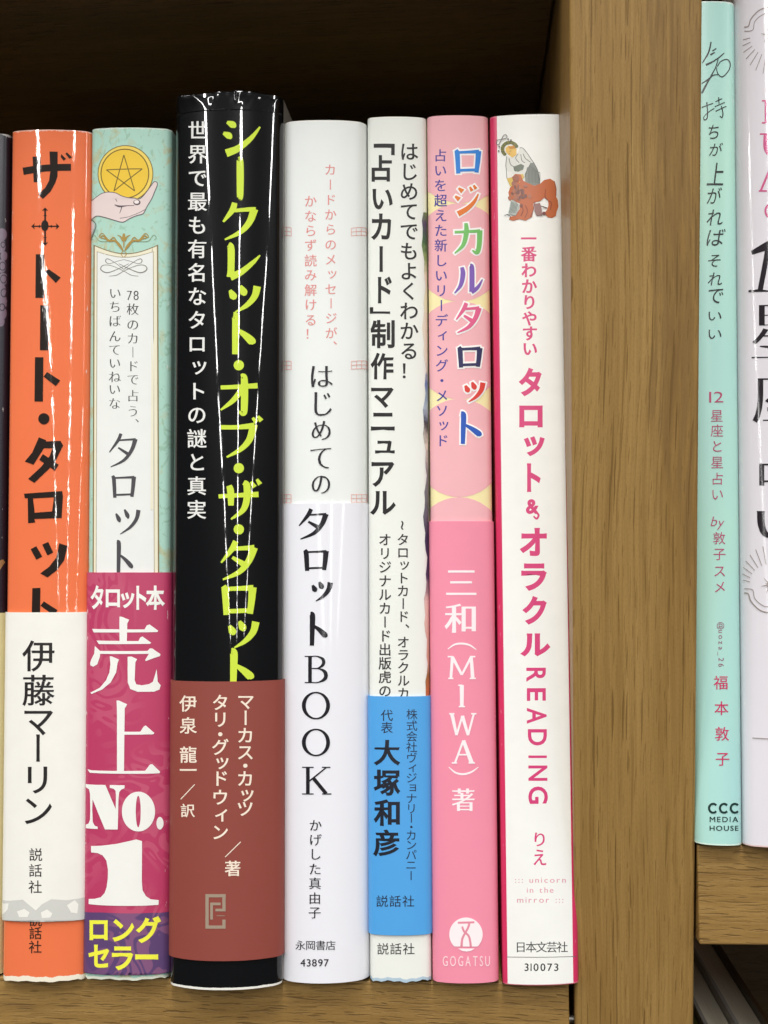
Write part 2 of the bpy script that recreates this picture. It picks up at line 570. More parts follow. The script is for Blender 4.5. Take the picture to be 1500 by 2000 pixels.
def glyph(ch):
    if ch in GLYPH: return GLYPH[ch]
    c = bpy.data.curves.new('lettering', 'FONT')
    c.body = ch
    c.fill_mode = 'FRONT'
    c.resolution_u = 4
    o = bpy.data.objects.new('lettering', c)
    COL.objects.link(o)
    dg = bpy.context.evaluated_depsgraph_get()
    dg.update()
    ev = o.evaluated_get(dg)
    m = ev.to_mesh()
    bm = bmesh.new(); bm.from_mesh(m)
    bmesh.ops.remove_doubles(bm, verts=bm.verts, dist=1e-5)
    bm.verts.ensure_lookup_table(); bm.verts.index_update()
    vs = [(v.co.x - (0.5 if ord(ch) > 0x2000 else 0), v.co.y - 0.38) for v in bm.verts]
    fs = []
    for f in bm.faces:
        idx = [v.index for v in f.verts]
        ar = sum(vs[idx[i]][0] * vs[idx[(i + 1) % len(idx)]][1] - vs[idx[(i + 1) % len(idx)]][0] * vs[idx[i]][1] for i in range(len(idx)))
        fs.append(idx if ar > 0 else idx[::-1])
    bm.free()
    ev.to_mesh_clear()
    bpy.data.objects.remove(o); bpy.data.curves.remove(c)
    GLYPH[ch] = (vs, fs)
    return GLYPH[ch]


def offset(vs, fs, dx, dy):
    """move outlines: dx thickens upright strokes, dy thickens level ones (em units)"""
    if not dx and not dy: return vs
    es = set()
    for f in fs:
        for i in range(len(f)):
            es.add((f[i], f[(i + 1) % len(f)]))
    nrm = {}
    for (a, b) in es:
        if (b, a) in es: continue
        ex, ey = vs[b][0] - vs[a][0], vs[b][1] - vs[a][1]
        l = math.hypot(ex, ey) or 1e-9
        nrm.setdefault(a, []).append((ey / l, -ex / l))
        nrm.setdefault(b, []).append((ey / l, -ex / l))
    out = []
    for i, v in enumerate(vs):
        ns = nrm.get(i)
        if not ns:
            out.append(v); continue
        am = [dx * n[0] ** 2 + dy * n[1] ** 2 for n in ns]
        n1, n2 = ns[0], ns[-1]
        det = n1[0] * n2[1] - n1[1] * n2[0]
        if abs(det) > 0.35:
            x = (am[0] * n2[1] - n1[1] * am[-1]) / det
            y = (n1[0] * am[-1] - am[0] * n2[0]) / det
        else:
            nx, ny = n1[0] + n2[0], n1[1] + n2[1]
            l = math.hypot(nx, ny) or 1.0
            k = (am[0] + am[-1]) / 2
            x, y = nx / l * k, ny / l * k
        mx = 2.0 * max(abs(dx), abs(dy))
        l = math.hypot(x, y)
        if l > mx: x, y = x * mx / l, y * mx / l
        out.append((v[0] + x, v[1] + y))
    return out


VERT_ROT = set('ー～~（）「」()＿')
SMALL = set('ッョィュャェァォっょゃゅ')


def smooth(pts, n=6):
    if len(pts) < 3: return pts
    P = [pts[0]] + list(pts) + [pts[-1]]
    out = []
    for i in range(1, len(P) - 2):
        p0, p1, p2, p3 = P[i - 1], P[i], P[i + 1], P[i + 2]
        for k in range(n):
            t = k / n
            out.append(tuple(0.5 * (2 * b + (c - a) * t + (2 * a - 5 * b + 4 * c - d) * t * t + (3 * b - a - 3 * c + d) * t ** 3)
                             for a, b, c, d in zip(p0, p1, p2, p3)))
    out.append(tuple(pts[-1]))
    return out


class Art:
    def __init__(s, book, name, parent=None, h=0.0, finish='matte', label=None):
        s.b, s.name, s.parent, s.h, s.fin, s.label = book, name, parent, h, finish, label
        s.items = []
        s.k = 0
        s.mats = []
        s.crop = (0, 0, 1.0)

    def at(s, x, y, sc):       # following coordinates are given in an enlarged crop
        s.crop = (x, y, sc)
        return s

    def px(s, x, y):
        return (s.crop[0] + x / s.crop[2], s.crop[1] + y / s.crop[2])

    def _add(s, vs, fs, col, lift=True):
        m = ink(col, s.fin) if isinstance(col, tuple) else col
        if m not in s.mats: s.mats.append(m)
        if lift: s.k += 1
        s.items.append((vs, fs, s.mats.index(m), s.k))

    def poly(s, pts, col, holes=()):
        loops = [[Vector((*s.px(*p), 0)) for p in pts]] + [[Vector((*s.px(*p), 0)) for p in h] for h in holes]
        tr = tessellate_polygon(loops)
        vs = [(v.x, v.y) for l in loops for v in l]
        s._add(vs, [list(t) for t in tr], col)

    def ell(s, cx, cy, rx, ry, col, hole=None, n=40, a0=0, a1=360):
        f = lambda x, y, q, r: [(x + q * math.cos(math.radians(a0 + (a1 - a0) * i / n)), y + r * math.sin(math.radians(a0 + (a1 - a0) * i / n))) for i in range(n + (0 if a1 - a0 == 360 else 1))]
        s.poly(f(cx, cy, rx, ry), col, [f(*hole)] if hole else ())

    def ring(s, cx, cy, rx, ry, wd, col, n=48):
        pts = [(cx + rx * math.cos(2 * math.pi * i / n), cy + ry * math.sin(2 * math.pi * i / n), wd) for i in range(n + 1)]
        s.rib(pts, col, False)

    def rib(s, pts, col, sm=True, wd=None):
        if wd is not None: pts = [(p[0], p[1], wd) for p in pts]
        pp = smooth(pts) if sm else pts
        L, R = [], []
        for i, p in enumerate(pp):
            a, b = pp[max(0, i - 1)], pp[min(len(pp) - 1, i + 1)]
            tx, ty = b[0] - a[0], b[1] - a[1]
            l = math.hypot(tx, ty) or 1.0
            nx, ny = -ty / l, tx / l
            w2 = max(p[2], 0.01) / 2
            L.append((p[0] + nx * w2, p[1] + ny * w2)); R.append((p[0] - nx * w2, p[1] - ny * w2))
        n = len(pp)
        vs = [s.px(*q) for q in L + R]
        s._add(vs, [[i, i + 1, n + i + 1, n + i] for i in range(n - 1)], col)

    def char(s, ch, cx, cy, size, col, dx=0.0, dy=0.0, rot=0, sx=1.0, vert=True, box=None, skew=0.0):
        """em box centred on cx, cy; box = fit the outline to x0,y0,x1,y1 instead"""
        if ch in ' 　': return
        vs, fs = glyph(ch)
        vs = offset(vs, fs, dx, dy)
        if vert and ch in VERT_ROT: rot = rot + 90
        if ord(ch) <= 0x2000 and not box:
            w_ = (max(v[0] for v in vs) + min(v[0] for v in vs)) / 2
            vs = [(v[0] - w_, v[1]) for v in vs]
        c_, s_ = math.cos(math.radians(rot)), math.sin(math.radians(rot))
        q = [(v[0] * c_ + v[1] * s_, -(-v[0] * s_ + v[1] * c_)) for v in vs]      # y down, clockwise turn
        if skew: q = [(x - y * skew, y) for x, y in q]
        if box:
            x0, y0, x1, y1 = box
            a0, a1 = min(v[0] for v in q), max(v[0] for v in q)
            b0, b1 = min(v[1] for v in q), max(v[1] for v in q)
            q = [(x0 + (v[0] - a0) / max(1e-6, a1 - a0) * (x1 - x0), y0 + (v[1] - b0) / max(1e-6, b1 - b0) * (y1 - y0)) for v in q]
        else:
            ox = oy = 0.0
            if vert and ch in SMALL: ox, oy = 0.11, -0.10
            if vert and ch in '、。': ox, oy = 0.62, -0.55
            q = [(cx + (v[0] + ox) * size * sx, cy + (v[1] + oy) * size) for v in q]
        s._add([s.px(*v) for v in q], fs, col, False)

    def v(s, text, x0, y0, x1, y1, size, col, **kw):
        n = len(text)
        for i, ch in enumerate(text):
            f = i / max(1, n - 1)
            s.char(ch, x0 + (x1 - x0) * f, y0 + (y1 - y0) * f, size, col, **kw)

    def vl(s, spec, x0, x1, size, col, **kw):
        ys = [y for _, y in spec]
        for ch, y in spec:
            f = (y - ys[0]) / max(1e-6, ys[-1] - ys[0])
            s.char(ch, x0 + (x1 - x0) * f, y, size, col, **kw)

    def hline(s, text, x0, x1, y0, y1, col, vert=False, **kw):
        """text on a level line fitted to the box x0..x1, y0..y1 (cap height)"""
        adv, x = [], 0.0
        for ch in text:
            if ch == ' ':
                x += 0.45; continue
            vs, fs = glyph(ch)
            a, b = min(v[0] for v in vs), max(v[0] for v in vs)
            adv.append((ch, x, a, b, min(v[1] for v in vs), max(v[1] for v in vs)))
            x += (b - a) + kw.get('gap', 0.12)
        tot = x - kw.get('gap', 0.12)
        lo = min(q[4] for q in adv); hi = max(q[5] for q in adv)
        for ch, xx, a, b, c, d in adv:
            bx = (x0 + xx / tot * (x1 - x0), y1 - (d - lo) / (hi - lo) * (y1 - y0), x0 + (xx + b - a) / tot * (x1 - x0), y1 - (c - lo) / (hi - lo) * (y1 - y0))
            s.char(ch, 0, 0, 1, col, vert=False, box=bx, dx=kw.get('dx', 0), dy=kw.get('dy', 0))

    def kana(s, ch, x0, y0, x1, y1, wt, col, h=0.7, grow=0.0):
        """brush katakana: strokes in a unit box, wt = weight of an upright stroke"""
        bw, bh = x1 - x0, y1 - y0
        for kind, pts in KANA[ch]:
            k = h if kind == 'h' else 1.0
            q = [(x0 + p[0] * bw, y0 + p[1] * bh, p[2] * wt * k + grow) for p in pts]
            if grow:
                for i, j in ((0, 1), (-1, -2)):
                    ax, ay = q[i][0] - q[j][0], q[i][1] - q[j][1]
                    l = math.hypot(ax, ay) or 1
                    q[i] = (q[i][0] + ax / l * grow / 2, q[i][1] + ay / l * grow / 2, q[i][2])
            s.rib(q, col, len(q) > 2)

    def build(s):
        b = s.b
        bm = bmesh.new()
        lay = bm.faces.layers.int.new('lift')
        for vs, fs, mi, k in s.items:
            bv = []
            for (x, y) in vs:
                a, t = b.inv(x, y, s.h)
                bv.append(bm.verts.new((a, t, k * 1e-3)))
            for f in fs:
                if len(set(f)) < 3: continue
                ar = sum(bv[f[i]].co.x * bv[f[(i + 1) % len(f)]].co.y - bv[f[(i + 1) % len(f)]].co.x * bv[f[i]].co.y for i in range(len(f)))
                try:
                    fc = bm.faces.new([bv[i] for i in (f if ar > 0 else f[::-1])])
                    fc.material_index = mi
                except ValueError:
                    pass
        for a in b.cols[1:-1]:
            g = bm.verts[:] + bm.edges[:] + bm.faces[:]
            bmesh.ops.bisect_plane(bm, geom=g, dist=1e-7, plane_co=(a, 0, 0), plane_no=(1, 0, 0))
        # keep only what lies on the spine
        kill = [f for f in bm.faces if f.calc_center_median().x < 0.0 or f.calc_center_median().x > 1.0]
        if kill: bmesh.ops.delete(bm, geom=kill, context='FACES')
        for (co, no) in (((0, 1, 0), (0, 1, 0)), ((0, 0.0008, 0), (0, -1, 0))):
            g = bm.verts[:] + bm.edges[:] + bm.faces[:]
            bmesh.ops.bisect_plane(bm, geom=g, dist=1e-7, plane_co=co, plane_no=no, clear_outer=True)
        loc = b.root.location
        key = id(s.parent)
        base = b.lift.get(key, 0)
        b.lift[key] = base + max([q[3] for q in s.items]) + 2
        me = bpy.data.meshes.new(s.name)
        verts, nr, uvs = [], [], []
        bm.verts.index_update()
        for v in bm.verts:
            a, t, k = v.co.x, v.co.y, v.co.z * 1e3
            n = b.normal(a, t)
            a_ = min(max(a, 0), 1)
            verts.append(b.point(a_, t, 0) + n * (s.h + 3.5e-5 + (k + base) * 2.0e-6) - loc)
            nr.append(n)
            uvs.append((a * b.W, t * b.H))
        faces = [[v.index for v in f.verts] for f in bm.faces]
        mi = [f.material_index for f in bm.faces]
        bm.free()
        me.from_pydata(verts, [], faces)
        uvl = me.uv_layers.new(name='UVMap')
        for l in me.loops:
            uvl.data[l.index].uv = uvs[l.vertex_index]
        for m in s.mats: me.materials.append(m)
        for p, q in zip(me.polygons, mi):
            p.material_index = q
            p.use_smooth = True
        me.normals_split_custom_set_from_vertices(nr)
        o = bpy.data.objects.new(s.name, me)
        COL.objects.link(o)
        o.parent = s.parent or b.root
        if s.label: o['label'] = s.label
        return o


KANA = {
 'シ': [('d', [(.10, .04, .4), (.26, .12, 1.0), (.33, .2, .3)]), ('d', [(0, .36, .4), (.15, .44, 1.0), (.22, .53, .3)]),
        ('d', [(.08, .96, 1.15), (.4, .82, .95), (.75, .52, .7), (1.0, .18, .25)])],
 'ー': [('v', [(.35, 0, .45), (.5, .08, 1.0), (.5, .9, .95), (.42, 1, .5)])],
 'ク': [('d', [(.34, 0, .8), (.27, .2, .85), (0, .52, .3)]), ('h', [(.27, .22, .6), (.8, .18, .8), (.95, .2, 1.0)]),
        ('d', [(.92, .17, 1.15), (.78, .52, .95), (.5, .8, .7), (.05, 1, .25)])],
 'レ': [('v', [(.06, 0, .7), (.14, .1, 1.0), (.14, .7, 1.0), (.12, .93, 1.1)]), ('d', [(.12, .93, 1.1), (.45, .78, .9), (.8, .5, .6), (1, .3, .2)])],
 'ッ': [('d', [(.02, .2, .45), (.14, .42, 1.1), (.18, .54, .35)]), ('d', [(.38, .04, .45), (.5, .27, 1.1), (.54, .4, .35)]),
        ('d', [(.97, .06, 1.1), (.88, .42, .95), (.6, .75, .7), (.2, 1, .2)])],
 'ト': [('v', [(.08, 0, .8), (.2, .05, 1.1), (.19, .5, 1.0), (.17, 1, .85)]), ('d', [(.22, .35, .4), (.6, .5, .9), (.93, .67, 1.15), (1, .74, .4)])],
 'オ': [('h', [(0, .29, .75), (.5, .27, .8), (1, .24, 1.0)]), ('v', [(.55, 0, .6), (.64, .06, 1.0), (.64, .85, 1.0), (.6, 1, .7), (.48, .93, .25)]),
        ('d', [(.6, .3, .8), (.35, .63, .75), (0, .9, .25)])],
 'ブ': [('h', [(0, .24, .8), (.4, .24, .8), (.84, .2, 1.1)]), ('d', [(.83, .17, 1.15), (.72, .55, .95), (.5, .8, .7), (.15, 1, .25)]),
        ('d', [(.80, .0, .4), (.9, .12, .7)]), ('d', [(.93, -.04, .4), (1.02, .08, .7)])],
 'ザ': [('h', [(0, .43, .75), (.5, .4, .8), (.96, .38, 1.0)]), ('v', [(.25, .16, .8), (.29, .3, 1.0), (.3, .66, .8)]),
        ('v', [(.6, .08, .7), (.68, .16, 1.0), (.68, .5, 1.0), (.58, .78, .8), (.3, 1, .25)]), ('d', [(.78, .06, .4), (.87, .2, .7)]), ('d', [(.92, .0, .4), (1.0, .13, .7)])],
 'ジ': [('d', [(.14, .1, .4), (.32, .22, 1.05)]), ('d', [(.0, .38, .4), (.18, .5, 1.05)]),
        ('d', [(.12, 1.0, 1.15), (.5, .82, .95), (.8, .58, .7), (.98, .3, .25)]), ('d', [(.62, .06, .4), (.72, .2, .7)]), ('d', [(.78, .0, .4), (.88, .13, .7)])],
 'タ': [('d', [(.42, 0, .8), (.3, .22, .8), (0, .56, .25)]), ('h', [(.34, .2, .7), (.7, .18, .8), (.95, .17, 1.05)]),
        ('d', [(.94, .16, 1.15), (.8, .5, .95), (.52, .8, .75), (.05, 1, .25)]), ('d', [(.32, .42, .45), (.72, .64, .95)])],
 'ロ': [('v', [(.06, .03, .7), (.12, .2, 1.0), (.16, 1, .85)]), ('h', [(.08, .13, .8), (.5, .11, .8), (.95, .09, 1.1)]),
        ('v', [(.93, .07, 1.15), (.9, .5, 1.0), (.85, .96, .85)]), ('h', [(.14, .88, .8), (.86, .85, .8)])],
 'カ': [('h', [(0, .3, .75), (.5, .28, .8), (.95, .26, 1.0)]), ('v', [(.94, .24, 1.1), (.92, .7, 1.0), (.84, .97, .85), (.66, .9, .25)]),
        ('d', [(.42, 0, .7), (.44, .3, 1.0), (.32, .72, .8), (0, 1, .25)])],
 'ル': [('v', [(.26, .06, .7), (.3, .3, 1.0), (.22, .7, .8), (0, 1, .25)]), ('v', [(.56, 0, .7), (.62, .1, 1.0), (.62, .95, 1.05)]),
        ('d', [(.6, .95, 1.0), (.82, .8, .75), (1, .5, .25)])],
}
FRAME_L = PL
FRAME_R = PR
BLK = (32, 28, 28)

# ================================================================== 0 dark book at the left edge of the picture
b = Book('book', PL, [(-130, 262), (17, 262), (-150, 1915), (-2, 1915)], -0.002, (0.001, 0.0015),
         label='dark navy book cut off at the left edge of the picture, beside the orange book', group='books on the left shelf')
b.shell('jacket', cover_mat('navy_jacket', (24, 20, 34), 'satin'))
b.pages()
a = Art(b, 'lace_print', finish='satin')
LC = (112, 96, 112)
for (cx, cy, r) in ((4, 458, 12), (0, 480, 14), (8, 500, 9), (2, 520, 13), (6, 545, 12), (0, 568, 15), (7, 590, 11), (3, 612, 13), (1, 628, 10)):
    a.ell(cx, cy, r * 0.8, r, LC)
for (cx, cy, r) in ((6, 478, 4), (5, 520, 6), (7, 545, 6), (8, 572, 6), (4, 600, 5)):
    a.ring(cx, cy, r, r * 1.3, 2, (40, 32, 46))
a.build()
a = Art(b, 'gold_print', finish='satin')
a.rib([(-4, 1112, 8), (4, 1098, 10), (10, 1100, 5)], (150, 112, 70))
a.build()
bd = b.shell('paper_band', ink((205, 190, 140), 'satin', name='beige_band'), b.t_at(0, 1900), b.t_at(0, 1197), 0.00045, 0.0003, 0.1)

# ================================================================== 1 orange book
ORANGE = (236, 120, 76)
bA = Book('book', PL, [(20, 256), (177, 256), (1, 1915), (163, 1914)], 0.0, (0.0015, 0.0016), 0.0013,
          label='orange book with black katakana title and a white paper band round its lower half', group='books on the left shelf')
bA.shell('jacket', cover_mat('orange_jacket', ORANGE, 'speckle', (0.0011, 0.0006), (240, 232, 212)), edge=(0.0002, 0.0))
bA.pages()
a = Art(bA, 'title_lettering', finish='speckle').at(0, 260, 6.6667)
K = (38, 30, 26)
a.poly([(425, 308), (528, 305), (526, 520), (505, 640), (440, 640)], K)
a.poly([(645, 240), (752, 242), (750, 560), (720, 650), (660, 760), (560, 858), (500, 800), (590, 710), (640, 620), (655, 500)], K)
a.poly([(295, 450), (600, 410), (925, 400), (925, 490), (600, 500), (310, 545)], K)
a.poly([(800, 275), (860, 335), (830, 362), (790, 310)], K)
a.poly([(872, 250), (940, 318), (905, 335), (852, 270)], K)
# compass cross ornament
a.ell(585, 1205, 48, 72, K)
a.rib([(588, 985, 22), (588, 1440, 22)], K, False)
a.rib([(430, 1214, 16), (755, 1214, 16)], K, False)
for (px_, py_, ang) in ((588, 990, 90), (588, 1445, -90), (430, 1214, 180), (752, 1214, 0)):
    c_, s_ = math.cos(math.radians(ang)), -math.sin(math.radians(ang))
    f = lambda x, y: (px_ + x * c_ - y * s_, py_ + x * s_ + y * c_)
    a.poly([f(-25, -42), f(22, 0), f(-25, 42), f(-12, 0)], K)
    a.poly([f(-85, -24), f(-70, 0), f(-85, 24), f(-95, 0)], K)
a.poly([(468, 1578), (578, 1578), (575, 2145), (462, 2145)], K)
a.poly([(582, 1800), (640, 1775), (790, 1880), (728, 1952)], K)
a.at(0, 560, 3.122)
a.poly([(246, 113), (297, 115), (295, 388), (244, 387)], K)
a.poly([(214, 430), (265, 430), (262, 700), (211, 700)], K)
a.poly([(266, 548), (288, 520), (368, 572), (340, 606)], K)
a.ell(268, 805, 34, 34, K)
a.poly([(238, 918), (282, 936), (268, 985), (205, 1085), (152, 1066), (198, 1010)], K)
a.poly([(250, 945), (370, 940), (385, 968), (340, 1060), (300, 1110), (210, 1196), (172, 1172), (250, 1100), (305, 1030), (320, 985), (250, 985)], K)
a.poly([(262, 1020), (358, 1085), (334, 1122), (240, 1055)], K)
a.poly([(147, 1262), (380, 1246), (384, 1280), (376, 1410), (210, 1416), (216, 1436), (172, 1442), (170, 1290), (152, 1288)], K,
       [[(202, 1290), (212, 1378), (318, 1370), (330, 1284)]])
a.poly([(188, 1600), (222, 1582), (258, 1645), (222, 1664)], K)
a.poly([(258, 1572), (295, 1556), (325, 1620), (290, 1638)], K)
a.poly([(362, 1564), (412, 1580), (390, 1670), (345, 1730), (290, 1772), (246, 1748), (300, 1708), (345, 1650)], K)
a.poly([(198, 1838), (247, 1836), (244, 2060), (193, 2060)], K)
a.poly([(248, 1945), (268, 1918), (352, 1972), (330, 2005)], K)
a.build()
a = Art(bA, 'publisher_lettering', finish='speckle')
a.vl([('説', 1797), ('話', 1822), ('社', 1849)], 70, 69, 26, (50, 40, 34), dx=.004, dy=.004)
a.build()
bd = bA.shell('paper_band', ink((238, 236, 228), 'satin', name='white_band'), bA.t_at(82, 1797), bA.t_at(82, 1196), 0.00042, 0.00030, 0.1)
a = Art(bA, 'band_lettering', bd, 0.00042, 'satin')
a.vl([('伊', 1281), ('藤', 1348), ('マ', 1408), ('ー', 1461), ('リ', 1522), ('ン', 1583)], 76, 73, 65, BLK, dx=.012, dy=.004)
a.vl([('説', 1669), ('話', 1700), ('社', 1732)], 70, 69, 27, BLK, dx=.004, dy=.003)
GL = (206, 206, 200)
a.poly([(0, 1756), (20, 1759), (45, 1757), (58, 1768), (70, 1778), (82, 1766), (100, 1756), (130, 1758), (163, 1752), (163, 1795), (80, 1797), (0, 1794)], GL)
WB = (238, 236, 228)
for pts in ([(2, 1764), (18, 1764), (16, 1776), (8, 1786), (2, 1786)], [(34, 1780), (48, 1775), (58, 1782), (54, 1791), (38, 1791)],
            [(80, 1782), (92, 1776), (102, 1784), (98, 1792), (82, 1793)], [(130, 1768), (145, 1758), (152, 1766), (150, 1784), (138, 1782)]):
    a.poly(pts, WB)
a.build()

# ================================================================== 2 teal book
def teal_pattern(nt, uv, base):
    f = noise(nt, mapping(nt, uv, (170, 130, 1)), 1.0, 3.0, 0.6, 1.2)
    out = mixc(nt, math_(nt, 'MULTIPLY', ramp(nt, f, [(0.55, 0.0), (0.66, 1.0)]), 0.65), base, srgb((190, 180, 128)))
    g = noise(nt, mapping(nt, uv, (420, 300, 1), (4, 4, 0)), 1.0, 2.0, 0.5, 2.0)
    out = mixc(nt, math_(nt, 'MULTIPLY', ramp(nt, g, [(0.60, 0.0), (0.66, 1.0)]), 0.35), out, srgb((120, 160, 120)))
    return out


bB = Book('book', PL, [(177, 252), (334, 252), (162, 1911), (326, 1911)], 0.0, (0.0012, 0.0016), 0.0013,
          label='pale teal book with a gold star coin in a hand and a magenta band', group='books on the left shelf')
bB.shell('jacket', cover_mat('teal_jacket', (172, 212, 196), 'matte', (0.0006, 0.0004), (222, 226, 208), teal_pattern), edge=(0.00025, 0.0))
bB.pages()
a = Art(bB, 'coin_picture', finish='matte', label='printed gold coin with a five-pointed star resting on a pale hand').at(160, 240, 6.25)
BR = (112, 90, 30)
a.ell(532, 620, 340, 347, BR)
a.ell(532, 620, 330, 337, (238, 208, 96))
a.ell(525, 620, 298, 305, BR)
a.ell(525, 620, 285, 292, (236, 196, 54))
st = [(513, 392), (645, 832), (300, 575), (738, 562), (392, 832)]
for i in range(5):
    a.rib([(*st[i], 12), (*st[(i + 1) % 5], 12)], BR, False)
LN = (92, 78, 84)
HAND = (226, 208, 204)
hand = [(60, 980), (120, 950), (200, 890), (250, 860), (330, 845), (420, 858), (480, 890), (560, 912), (640, 918), (700, 930), (760, 880), (850, 760), (880, 722), (910, 722), (922, 750), (905, 800), (880, 860), (850, 930), (790, 1030), (765, 1085), (735, 1115), (660, 1135), (580, 1170), (500, 1212), (400, 1190), (300, 1160), (185, 1138), (120, 1180), (60, 1205)]
a.poly(hand, HAND)
a.rib([(p[0], p[1], 9) for p in hand], LN)
a.ell(672, 972, 44, 34, LN); a.ell(668, 966, 30, 22, (236, 224, 220))
a.rib([(400, 1000, 10), (460, 1020, 22), (560, 1012, 10), (640, 1010, 8)], LN)
a.rib([(490, 1020, 14), (478, 1060, 10), (462, 1105, 6)], LN)
a.rib([(412, 930, 8), (430, 962, 8)], LN)
a.rib([(465, 1165, 8), (560, 1150, 6), (680, 1105, 6), (770, 1060, 8)], LN)
a.rib([(60, 1190, 10), (130, 1190, 10), (172, 1250, 10), (150, 1330, 10), (112, 1420, 16)], LN)
a.poly([(60, 1195), (120, 1195), (160, 1250), (140, 1320), (105, 1400), (60, 1420)], (206, 190, 188))
a.build()
a = Art(bB, 'title_panel', finish='matte', label='white printed title panel with a thin gold frame')
GD = (150, 128, 78)
def panel(x0, x1, xb0, xb1, ytop, dip, col):
    top = [(x0 + (x1 - x0) * i / 12, ytop + dip * math.sin(math.pi * i / 12)) for i in range(13)]
    a.poly([(xb0, 1135)] + top + [(xb1, 1135)], col)
panel(183, 309, 181, 311, 478, 17, (130, 112, 70))
panel(185.5, 306.5, 183.5, 308.5, 481, 16, (232, 226, 200))
panel(189.5, 300, 187.5, 302, 491, 11, (150, 140, 112))
panel(190.7, 298.8, 188.7, 300.8, 492.5, 11, (229, 231, 227))
a.build()
a = Art(bB, 'scroll_ornament', finish='matte').at(160, 240, 6.25)
OG = (168, 138, 66)
for sg in (-1, 1):
    X_ = lambda x: 513 + sg * x
    a.rib([(X_(10), 1560, 14), (X_(50), 1500, 34), (X_(110), 1440, 26), (X_(190), 1440, 20), (X_(250), 1380, 16), (X_(280), 1400, 14), (X_(225), 1420, 8)], OG)
    a.rib([(X_(60), 1500, 8), (X_(120), 1400, 14), (X_(180), 1430, 10), (X_(260), 1350, 10), (X_(300), 1390, 8), (X_(250), 1410, 6)], OG)
    a.rib([(X_(10), 1440, 26), (X_(40), 1390, 16), (X_(80), 1370, 6)], OG)
    a.rib([(X_(200), 1450, 8), (X_(300), 1440, 7), (X_(360), 1370, 7), (X_(395), 1400, 7), (X_(370), 1430, 5)], (140, 160, 120))
    a.rib([(X_(5), 1640, 8), (X_(34), 1600, 10), (X_(5), 1565, 8)], OG)
    GR = (128, 126, 118)
    a.rib([(X_(0), 1790, 7), (X_(120), 1700, 7), (X_(200), 1660, 9), (X_(222), 1690, 10), (X_(180), 1720, 7), (X_(80), 1690, 6), (X_(0), 1670, 6)], GR)
    a.rib([(X_(-60), 1720, 6), (X_(60), 1780, 9), (X_(200), 1830, 12), (X_(280), 1790, 13), (X_(250), 1740, 9), (X_(150), 1745, 7), (X_(0), 1810, 7), (X_(-90), 1860, 9), (X_(-180), 1872, 5)], GR)
a.rib([(513, 1350, 20), (513, 1400, 40), (513, 1450, 18), (513, 1520, 10)], OG)
a.build()
a = Art(bB, 'title_lettering', finish='matte')
TX = (70, 68, 72)
M1 = dict(dx=.004, dy=-.022)
a.char('7', 253, 576, 27, TX, dx=.0, dy=-.02, sx=.85); a.char('8', 266, 576, 27, TX, dx=.0, dy=-.02, sx=.85)
a.vl([('枚', 604), ('の', 634), ('カ', 661), ('ー', 688), ('ド', 715), ('で', 741), ('占', 773), ('う', 803), ('、', 828)], 259.5, 260, 25, TX, **M1)
a.vl([('い', 572.5), ('ち', 599), ('ば', 627), ('ん', 656.5), ('て', 683), ('い', 709), ('ね', 736), ('い', 760), ('な', 788)], 225, 224, 25, TX, **M1)
for ch, bx in (('タ', (214, 847, 268, 912)), ('ロ', (217, 928, 265, 972)), ('ッ', (226, 993, 272, 1043)), ('ト', (226, 1058, 258, 1128))):
    a.kana(ch, *bx, 7.5, TX, 0.62)
a.build()
MAG = (184, 58, 98)
def rose(nt, uv, base):
    f = noise(nt, mapping(nt, uv, (70, 60, 1)), 1.0, 1.0, 0.5, 2.5)
    r = nn(nt, 'ShaderNodeMath', operation='FRACT'); nt.links.new(math_(nt, 'MULTIPLY', f, 6.0), r.inputs[0])
    k = ramp(nt, r.outputs[0], [(0.45, 0.0), (0.5, 1.0)])
    g = noise(nt, mapping(nt, uv, (40, 30, 1), (2, 6, 0)), 1.0, 1.0)
    k = math_(nt, 'MULTIPLY', k, ramp(nt, g, [(0.5, 0.0), (0.56, 0.17)]))
    return mixc(nt, k, base, srgb((228, 140, 160)))
bd = bB.shell('paper_band', cover_mat('magenta_band', MAG, 'satin', extra=rose), bB.t_at(245, 1896), bB.t_at(245, 1118), 0.00042, 0.00030, 0.1)
a = Art(bB, 'purple_strip', bd, 0.00042, 'satin', label='purple printed strip at the foot of the band')
PU = cover_mat('purple_print', (92, 66, 112), 'satin', extra=rose, wear=0)
a.poly([(150, 1779), (200, 1782), (245, 1784), (290, 1783), (340, 1779), (340, 1897), (245, 1899), (150, 1896)], PU)
a.build()
a = Art(bB, 'band_lettering', bd, 0.00042, 'satin')
WH = (238, 238, 232)
a.at(0, 0, 1)
for ch, bx in (('タ', (178, 1143, 203, 1190)), ('ロ', (207, 1151, 234.6, 1186)), ('ッ', (236, 1157, 262.6, 1188)), ('ト', (266, 1144, 285.5, 1191)), ('本', (284.4, 1143.6, 320.6, 1191))):
    a.char(ch, 0, 0, 1, WH, box=bx, dx=.035, dy=.03)
a.at(170, 1100, 7.694)
a.poly([(490, 803), (520, 803), (635, 850), (605, 905), (598, 1190), (490, 1190), (487, 900)], WH)
a.poly([(82, 987), (860, 995), (895, 935), (935, 920), (1065, 1015), (1050, 1035), (110, 1040)], WH)
a.poly([(148, 1162), (770, 1170), (800, 1115), (830, 1100), (960, 1195), (940, 1212), (185, 1215)], WH)
a.poly([(125, 1243), (205, 1320), (200, 1400), (160, 1520), (100, 1555), (60, 1535), (55, 1500), (70, 1450), (115, 1360)], WH)
a.poly([(190, 1318), (905, 1318), (940, 1280), (975, 1280), (1095, 1365), (1090, 1395), (1000, 1425), (880, 1470), (870, 1455), (925, 1362), (200, 1362)], WH)
